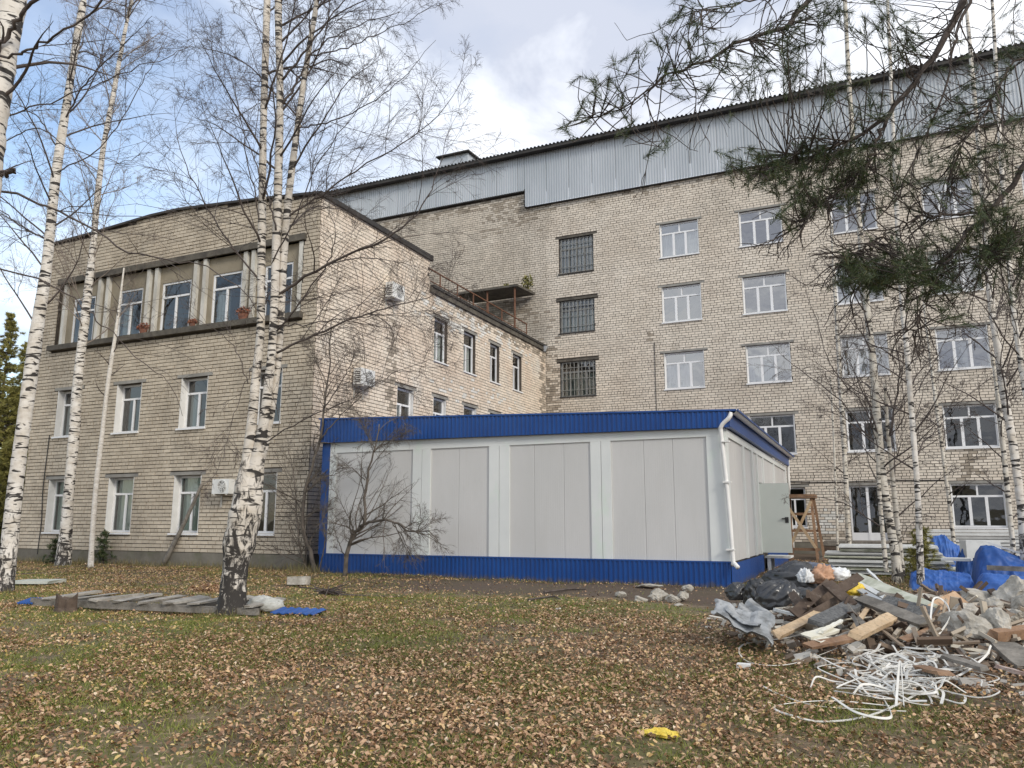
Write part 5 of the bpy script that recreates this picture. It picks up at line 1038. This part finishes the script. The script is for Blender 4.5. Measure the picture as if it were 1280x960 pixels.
for k, (px_, wp, Y, lab, ztop, sd) in enumerate((([(1061, 684), (1059, 640), (1056, 575), (1051, 494), (1048, 437), (1043, 355), (1040, 280)], [8.5, 7.5, 7, 6.5, 6, 4.5, 3], 26, 'thin birch nearest the white door of the main block', None, 108),
        ([(1193, 690), (1190, 657), (1178, 562), (1167, 481), (1159, 410), (1150, 330)], [6, 5.5, 5.5, 5, 4.5, 3], 27, 'slender pale birch left of the right window column', None, 109),
        ([(1282, 700), (1276, 630), (1265, 548), (1255, 494), (1248, 440), (1238, 370), (1225, 200), (1207, 0)], [14, 12.5, 11.5, 11, 11, 10, 7, 5], 17.5, 'stout birch at the right edge with dark blotches', 16, 110),
        ([(1268, 700), (1262, 640), (1254, 560), (1247, 494), (1240, 440)], [8, 7.5, 7, 6.5, 4], 18.5, 'thinner birch stem close behind the stout right edge birch', None, 111),
        ([(1296, 560), (1284, 500), (1274, 440), (1264, 360), (1250, 180), (1240, 0)], [9, 8.5, 8, 7.5, 6, 4.5], 15.5, 'birch leaning out of the right edge above the stout one', 15, 112),
        ([(1047, 690), (1046, 640), (1044, 590), (1041, 520), (1038, 470)], [4, 3.6, 3.2, 3, 2], 25, 'thin sapling birch left of the white door', None, 113))):
    s_ = [stem_px(px_, Y, wp, ztop)]
    b = s_[0][0][0].copy()
    if b[2] > .4: d = norm(s_[0][0][0]-s_[0][0][1]); g0 = b+d*((b[2]-.25)/-d[2]); s_[0][0].insert(0, g0); s_[0][1].insert(0, s_[0][1][0]*1.1); b = g0
    birch(lab, b, s_, [], sd, auto=[12, 11, 22, 8, 20, 5][k], autoz=(.35, .97), limb_len=[1.8, 1.6, 2.4, 1.3, 2.2, .9][k], per=(6, 6), lev3=3, mind=.0028, mat_=bark if k in (2, 4) else bark_far)
# shrubs by the cabin's left end
def shrub(label, base, stems, seed, per=(6, 7), lev3=3):
    r = np.random.default_rng(seed); t = thing('bare_shrub', base, label, 'shrub', 'bare shrubs by the cabin'); LP, LR, LL = [], [], []
    for pts, r0, r1 in stems:
        P = spline(pts, NL*2); P[1:-1] += r.normal(0, .012, P[1:-1].shape); Rq = np.linspace(r0, r1, NL*2); mb = MB(); mb.tube(P, Rq, 7); mb.build('stem', shrub_bark, t, smooth=True)
        LP.append(P[::2]); LR.append(Rq[::2]); LL.append(np.linalg.norm(np.diff(P, axis=0), axis=1).sum())
    emit('twigs', twig_mass(LP, LR, LL, r, per, (.0, -.02), .0024, lev3, t0=.15, ang=.8), shrub_bark, t)
Ys = 15.0
shrub('bare shrub with one arching limb before the first panel', onY(430, 722, Ys), [limb_px([(430, 722), (434, 690), (442, 668), (455, 655), (456, 620), (460, 590), (468, 560), (474, 530)], Ys, .055, .012), limb_px([(450, 658), (475, 650), (498, 655), (512, 664), (535, 664), (547, 676)], Ys-.1, .035, .006, -.3), limb_px([(490, 652), (505, 675), (515, 700)], Ys-.1, .014, .004), limb_px([(456, 600), (438, 585), (420, 588), (412, 600)], Ys, .014, .004), limb_px([(432, 700), (420, 670), (412, 640)], Ys, .014, .004, -.3), limb_px([(466, 565), (490, 550), (510, 540)], Ys, .012, .003), limb_px([(468, 560), (455, 535), (448, 520)], Ys, .012, .003)], 201, per=(17, 11), lev3=5)
Ys = 15.7
shrub('tall bare shrub at the corner between wing and cabin', onY(394, 719, Ys), [limb_px([(394, 719), (388, 690), (378, 660), (380, 617), (392, 580), (402, 540), (406, 500), (412, 450), (414, 400)], Ys, .06, .012), limb_px([(394, 719), (378, 700), (372, 650), (368, 600), (360, 560)], Ys, .03, .008), limb_px([(400, 550), (425, 520), (447, 500), (470, 470)], Ys-.2, .018, .004), limb_px([(405, 510), (425, 480), (440, 450), (450, 420)], Ys-.1, .018, .004), limb_px([(398, 715), (406, 680), (404, 640), (410, 600)], Ys-.2, .018, .005), limb_px([(408, 480), (395, 450), (385, 420)], Ys, .014, .003), limb_px([(380, 617), (400, 600), (425, 590), (440, 580)], Ys-.3, .014, .004)], 202, per=(18, 11), lev3=5)

# needle trees ------------------------------------------------
def needles(P, D, n, Ln, w, r, spread=(.35, 1.15), axis=.10):
    """needle tufts: P (T,3) tips, D (T,3) axes"""
    T = len(P); t = r.random((T, n)); u = norm(r.normal(0, 1, (T, n, 3))); Dn = D[:, None]; u = norm(u-(u*Dn).sum(-1, keepdims=True)*Dn); a = r.uniform(*spread, (T, n))[..., None]
    d = Dn*np.cos(a)+u*np.sin(a); b = P[:, None]-Dn*(axis*t)[..., None]; L_ = (Ln*r.uniform(.7, 1.15, (T, n)))[..., None]; s = norm(np.cross(d, r.normal(0, 1, (T, n, 3))))*w/2
    V = np.stack([b-s, b+s, b+d*L_+[0, 0, -.004]], 2).reshape(-1, 3); return V, np.arange(T*n*3).reshape(-1, 3)
pine = thing('pine_tree', (5.6, 5.2, .2), 'overhanging pine whose dark needled boughs enter from the upper right', 'pine tree')
Pb = np.array((5.6, 5.2, .1)); rp_ = np.random.default_rng(400)
trunk_mesh([Pb, Pb+[.05, 0, 2], Pb+[0, .1, 4.5], Pb+[-.05, .1, 7.5], Pb+[0, 0, 11]], [.22, .18, .16, .12, .05], pine_bark, pine, flare=.3)
D0 = 4.7
def pl(px_, d0, d1, r0, r1, from_trunk=None):
    n = len(px_); P = [at(x, y, d0+(d1-d0)*k/(n-1)) for k, (x, y) in enumerate(px_)]
    if from_trunk is not None: t0 = Pb+[0, .1, from_trunk]; e = P[0]-t0; P = [t0, t0+e*.33+[rp_.normal(0, .12), rp_.normal(0, .12), .22], t0+e*.68+[rp_.normal(0, .12), rp_.normal(0, .12), .16]]+P
    P = spline(P, 40); P[2:-1] += rp_.normal(0, .008, P[2:-1].shape); return P, np.linspace(r0, r1, 40)
boughs = [pl([(1250, -260), (1080, -90), (1012, 0), (985, 32), (950, 45), (910, 60), (865, 85), (825, 102), (780, 135), (740, 147)], 4.9, 4.5, .032, .004, 6.2), pl([(1290, -200), (1230, -80), (1205, 0), (1180, 50), (1145, 100), (1110, 145), (1075, 172), (1030, 185), (985, 195), (950, 215)], 4.6, 4.3, .042, .005, 5.6),
          pl([(1400, 120), (1320, 170), (1280, 210), (1240, 265), (1205, 295), (1184, 320), (1157, 336), (1102, 350), (1060, 355)], 4.6, 4.4, .034, .005, 3.4), pl([(1330, -100), (1250, -40), (1212, 0), (1195, 45), (1188, 80), (1170, 140), (1120, 250), (1075, 290)], 4.5, 4.2, .020, .004, 5.0),
          pl([(1110, 145), (1090, 190), (1060, 230), (1020, 260), (985, 290)], 4.4, 4.2, .012, .003), pl([(1350, 260), (1290, 290), (1255, 300), (1225, 320)], 4.6, 4.3, .016, .004, 3.0), pl([(1240, 265), (1180, 268), (1140, 275), (1090, 300), (1050, 330)], 4.5, 4.2, .010, .003), pl([(1060, -60), (1000, -20), (940, 0), (900, 10), (868, 14)], 4.9, 4.6, .016, .004, 6.6),
          pl([(1205, 295), (1170, 350), (1150, 390), (1140, 420)], 4.4, 4.3, .008, .003), pl([(1360, 20), (1300, 60), (1260, 90), (1225, 150), (1195, 200), (1190, 240)], 4.5, 4.2, .014, .004, 4.4)]
boughs = [(P, Rq*.62*np.linspace(1.7, 1, 40)**.8) for P, Rq in boughs]
for P, Rq in boughs: mb = MB(); mb.tube(P, Rq, 8); mb.build('bough', pine_bark, pine, smooth=True)
allP = np.concatenate([b[0][8:] for b in boughs]); allR = np.concatenate([b[1][8:] for b in boughs])
# bare drooping side twigs
LPp = [b[0][12:] for b in boughs]; tip_groups = []
Pq = np.stack([spline(p, NL) for p in LPp]); Rq = np.stack([np.linspace(.016, .004, NL)]*len(LPp)); ll = np.array([np.linalg.norm(np.diff(p, axis=0), axis=1).sum() for p in LPp])
p, d, L_, rr = children(Pq, Rq, 15, .0, .85, rp_, .32, np.minimum(ll, 2.6)); P2, R2 = grow(p, d+[0, 0, -.25], np.clip(L_, .25, .95), np.full(len(p), .0045), np.full(len(p), .0018), 8, .17, -.03, rp_)
p, d, L3, rr = children(P2, R2, 5, .15, .8, rp_, .5, np.clip(L_, .25, .95)); P3, R3 = grow(p, d, np.clip(L3, .1, .4), np.full(len(p), .0024), np.full(len(p), .0013), 5, .2, -.02, rp_)
emit('twigs', [(P2, R2, 5), (P3, R3, 4)], pine_bark, pine)
# needle pads: (x, y, radius x, radius y in photo pixels, shoots)
pads = [(715, 150, 22, 16, 9), (738, 105, 22, 14, 10), (765, 100, 20, 18, 10), (735, 130, 22, 18, 12), (785, 90, 26, 30, 14), (795, 140, 22, 12, 8), (830, 60, 30, 26, 16), (845, 30, 30, 20, 14), (880, 20, 40, 20, 20), (860, 75, 30, 20, 14), (868, 112, 24, 16, 10), (905, 100, 26, 22, 14), (960, 90, 26, 20, 14), (935, 130, 22, 20, 10), (900, 45, 25, 20, 10),
        (985, 80, 26, 20, 14), (1000, 30, 34, 24, 16), (1025, 105, 30, 22, 14), (1050, 20, 40, 20, 18), (1110, 20, 30, 20, 14), (1118, 50, 22, 14, 12), (960, 205, 40, 14, 22), (980, 222, 40, 16, 28), (1005, 232, 32, 18, 24), (940, 190, 26, 8, 8), (905, 203, 16, 7, 5), (835, 182, 7, 12, 4), (1040, 215, 34, 22, 26), (1010, 180, 34, 16, 18), (1060, 190, 34, 20, 20), (1000, 250, 26, 14, 14), (1090, 210, 34, 22, 18), (1040, 260, 30, 18, 12), (985, 262, 20, 10, 8), (1075, 240, 30, 20, 14),
        (1075, 345, 34, 16, 34), (1105, 342, 36, 18, 40), (1140, 345, 34, 18, 34), (1060, 330, 22, 12, 14), (1175, 340, 28, 16, 22), (1125, 318, 34, 12, 16), (1240, 300, 30, 18, 30), (1265, 285, 24, 20, 28), (1225, 325, 30, 14, 18), (1195, 365, 26, 8, 10), (1190, 395, 14, 12, 6), (1250, 250, 30, 30, 18), (1160, 300, 34, 18, 14), (1145, 190, 34, 26, 16), (1180, 150, 34, 26, 16), (1220, 120, 40, 30, 20), (1260, 180, 26, 30, 18), (1195, 210, 34, 22, 16), (1240, 60, 40, 30, 14), (1140, 240, 30, 20, 14), (1090, 130, 30, 20, 10), (1270, 350, 16, 30, 10)]
tipP, tipD, conn = [], [], []
for x, y, rx, ry, n_ in pads:
    for _ in range(max(2, int(n_*(.5 if x < 960 and y < 165 else 1.1)))):
        a = rp_.random()*6.283; q_ = rp_.random()**.6; tp = at(x+rx*1.15*q_*math.cos(a), y+ry*1.35*q_*math.sin(a), rp_.normal(4.4, .24)); i = np.argmin(((allP-tp)**2).sum(1)+rp_.random(len(allP))*.05); s = allP[i]
        L_ = np.linalg.norm(tp-s); md = (s+tp)/2+rp_.normal(0, .06, 3)*min(1, L_*2)+[0, 0, -.05*L_]; c_ = spline([s, md, tp], 6); conn.append(c_); tipP.append(tp); tipD.append(norm(norm(tp-md)*.8+rp_.normal(0, .45, 3)+[0, 0, .15]))
conn = np.stack(conn); emit('twigs', [(conn, np.repeat(np.linspace(.0036, .0018, 6)[None], len(conn), 0), 4)], pine_bark, pine)
V, Fq = needles(np.array(tipP), np.array(tipD), 70, .060, .0024, rp_, spread=(.25, 1.0), axis=.14); o = mesh_np('needles', V, Fq, needle_m, pine); o['kind'] = 'stuff'
# conifers beyond the left end and small saplings
def conifer(label, base, H, Rb, seed, mat_=spruce_m, whorls=26, name='spruce_tree', group='conifers beyond the wing', nn=26, size=.16):
    r = np.random.default_rng(seed); t = thing(name, base, label, 'conifer', group); b = np.array(base, float); trunk_mesh([b, b+[0, 0, H*.5], b+[0, 0, H]], [Rb*.07, Rb*.045, .01], pine_bark, t, n=12, sides=7)
    Ps, Ds, BP = [], [], []
    for k in range(whorls):
        f = (k+.5)/whorls; z = H*(.08+.92*f); L_ = Rb*(1-f)**.8*r.uniform(.8, 1.15)+.05*Rb
        for j in range(6):
            a = r.random()*6.283; d = np.array([math.cos(a), math.sin(a), r.uniform(-.25, .15)]); e = b+[0, 0, z]+d*L_; m_ = b+[0, 0, z]+d*L_*.5+[0, 0, .05*L_]; BP.append(np.stack([b+[0, 0, z], m_, e]))
            for s in np.linspace(.25, 1, max(3, int(L_/size*.55))): Ps.append(b+[0, 0, z]+d*L_*s+r.normal(0, size*.5, 3)); Ds.append(norm(d+r.normal(0, .5, 3)))
    BP = np.stack(BP); V, Fq = tubes(BP, np.repeat(np.array([[.02, .014, .006]])*Rb, len(BP), 0), 4); mesh_np('branches', V, Fq, pine_bark, t)
    V, Fq = needles(np.array(Ps), np.array(Ds), nn, size, size*.16, r, axis=size*1.2); o = mesh_np('crown', V, Fq, mat_, t); o['kind'] = 'stuff'
for x, y, Y, H, Rb, lab, sd in ((14, 395, 30, 12.0, 2.2, 'pointed spruce just left of the wing', 501), (-14, 330, 33, 15.5, 2.6, 'tall spruce cut by the left edge', 502), (2, 470, 27, 8.5, 2.0, 'lower yellowish spruce in front of the tall one', 503), (26, 520, 31, 6.5, 1.8, 'dark low spruce right beside the wing corner', 504), (-30, 450, 26, 10, 2.2, 'spruce just outside the left edge', 505), (8, 560, 24, 5.2, 1.7, 'young spruce behind the thick left birch', 506)):
    p = onY(x, 640, Y); conifer(lab, (p[0], p[1], .2), H, Rb, sd, size=.24, nn=60, whorls=34)
p = onY(1157, 730, 19.0); conifer('small pine sapling between the birches and the tarpaulin hump', (p[0], p[1], .25), 1.15, .5, 520, spruce_m, 6, 'pine_sapling', 'small conifer saplings', 30, .12)
p = onZ(128, 706, .3); conifer('little pine sapling beside the slim young birch', (p[0], p[1], .25), 1.05, .42, 521, needle_m, 5, 'pine_sapling', 'small conifer saplings', 22, .10)
p = onZ(66, 706, .3); conifer('little sapling half hidden behind the second birch', (p[0], p[1], .25), .8, .34, 522, needle_m, 5, 'pine_sapling', 'small conifer saplings', 22, .09)
# stone pile and dark bush left of the wing corner
t = thing('block_pile', onZ(28, 688, .35), 'heap of old grey blocks at the left wing corner', 'blocks'); b = onZ(30, 690, .35)
for k in range(6): MB().bar(b+[-.3+.0*k, .1*(k % 2), .12+.22*k*.8], b+[.25, .1*(k % 2)+.05, .12+.22*k*.8], .3, .17, jit=.02).build('block', concrete, t)

# ------------------------------------------------------------------ fallen leaves, grass
def scatter(n, dmax, power, r):
    d = 3.2+(dmax-3.2)*r.random(n)**power; s = r.uniform(-1.1, 1.1, n); x = d*FW[0]/_cp+RT[0]*d*s; y = d*FW[1]/_cp+RT[1]*d*s; return x, y
def keep(x, y): return ~((x < XW+.1) & (y > YW-.1) | (x > XL-.1) & (x < XMOD+.1) & (y > YMOD-.1) & (y < YB) | (y > YM-.2))
rl = np.random.default_rng(900)
def leaves(name, n, mat_, size, dens, label, dmax=26, power=1.15):
    x, y = scatter(n, dmax, power, rl); k = keep(x, y) & (rl.random(n) < dens(x, y)); x, y = x[k], y[k]; n = len(x); p = np.column_stack([x, y, hz(x, y)+rl.uniform(.004, .03, n)])
    a = rl.random(n)*6.283; tilt = rl.normal(0, .45, (n, 2)); u = norm(np.column_stack([np.cos(a), np.sin(a), tilt[:, 0]])); nz = norm(np.column_stack([tilt[:, 1]*-np.sin(a)*1., tilt[:, 1]*np.cos(a), np.ones(n)])); v = norm(np.cross(nz, u))
    s = size*rl.uniform(.35, 1.3, (n, 1)); cu = rl.uniform(-.1, .8, (n, 1))*s; up = np.array([0, 0, 1])
    w_ = rl.uniform(.45, .75, (n, 1))*s
    V = np.stack([p-u*s, p-u*s*.45+v*w_*.85+up*cu*.7, p+u*s*.25+v*w_*.8+up*cu, p+u*s+up*cu*.6, p+u*s*.25-v*w_*.8+up*cu*.8, p-u*s*.45-v*w_*.85+up*cu*.5], 1).reshape(-1, 3); i = np.arange(n)[:, None]*6
    Fq = np.concatenate([np.hstack([i, i+3, i+2, i+1]), np.hstack([i, i+5, i+4, i+3])]); tag(mesh_np(name, V, Fq, mat_), label, 'leaves', kind='stuff')
dirt = lambda x, y: np.exp(-(((x+5.5)/4.6)**2+((y-14.0)/2.3)**2))*1.2+np.exp(-(((x+1.2)/2.2)**2+((y-13)/3.5)**2))*.8       # trodden soil along the cabin
leaves('fallen_leaves', 600000, leaves_m, .0195, lambda x, y: np.clip(.42+2.6*(fbm(x*.8, y*.8)-.44)+1.4*(fbm(x*2.9+7, y*2.9)-.45), .06, 1)*np.clip(1-dirt(x, y), .06, 1)*np.where(mound(x, y) > .055, .15, 1), 'brown fallen birch leaves covering the lawn')
leaves('yellow_leaves', 78000, yleaves_m, .019, lambda x, y: np.clip(sstep(-3, -10, x)*.9+.10, 0, 1)*np.clip(1-dirt(x, y), .04, 1), 'yellow fallen leaves mostly towards the left birches')
def grass(n, r):
    x, y = scatter(n, 24, 1.1, r); g = .6*fbm(x*.9+20, y*.9+4)+.4*fbm(x*.35+2, y*.35+9); k = keep(x, y) & (r.random(n) < np.clip((g-.39)*7, .16, 1)*np.clip(1-dirt(x, y)*1.1, .02, 1)) & (mound(x, y) < .05); x, y = x[k], y[k]; n = len(x)
    p = np.column_stack([x, y, gz(x, y)-.005]); h = r.uniform(.02, .06, (n, 1)); a = r.random(n)*6.283; w = np.column_stack([np.cos(a), np.sin(a), 0*a])*.004; lean = r.normal(0, .7, (n, 3))*h; lean[:, 2] = 0
    V = np.stack([p-w, p+w, p+lean+h*[0, 0, 1]], 1).reshape(-1, 3); tag(mesh_np('grass', V, np.arange(n*3).reshape(-1, 3), grass_m), 'thin short olive green grass between the leaves', 'grass', kind='stuff')
grass(900000, rl)

def dry_weeds():
    xs, ys, hs = [], [], []
    def line(x0, x1, y, n, h, sy=.12): xs.append(rl.uniform(x0, x1, n)); ys.append(y+rl.normal(0, sy, n)); hs.append(rl.uniform(.2, 1, n)*h)
    line(-24.9, XW+.3, YW-.22, 2600, .26); line(XL-.2, XMOD, YMOD-.12, 1300, .10, .07); line(XL-.6, XL+.6, YMOD-.5, 400, .34, .4)
    for (bx, by) in ((st5[0][0][0][0], st5[0][0][0][1]), (s2[0][0][0][0], s2[0][0][0][1]), (s3[0][0][0][0], s3[0][0][0][1]), (s4[0][0][0][0], s4[0][0][0][1]), (s6[0][0][0][0], s6[0][0][0][1]), (s7[0][0][0][0], s7[0][0][0][1])):
        a = rl.random(260)*6.283; r_ = rl.uniform(.2, .45, 260); xs.append(bx+r_*np.cos(a)); ys.append(by+r_*np.sin(a)); hs.append(rl.uniform(.03, .16, 260))
    x, y, h = np.concatenate(xs), np.concatenate(ys), np.concatenate(hs)[:, None]; n = len(x); p = np.column_stack([x, y, gz(x, y)-.01]); a = rl.random(n)*6.283; w = np.column_stack([np.cos(a), np.sin(a), 0*a])*.005
    lean = rl.normal(0, .35, (n, 3))*h; lean[:, 2] = 0; V = np.stack([p-w, p+w, p+lean+h*[0, 0, 1]], 1).reshape(-1, 3)
    wm = leaf_mat('dry_stalks', [(0, (.10, .075, .035)), (.5, (.22, .17, .08)), (.8, (.16, .17, .05)), (1, (.36, .29, .16))], .8)
    tag(mesh_np('dry_weeds', V, np.arange(n*3).reshape(-1, 3), wm), 'dry weeds and tufts along the walls and tree feet', 'weeds', kind='stuff')
dry_weeds()
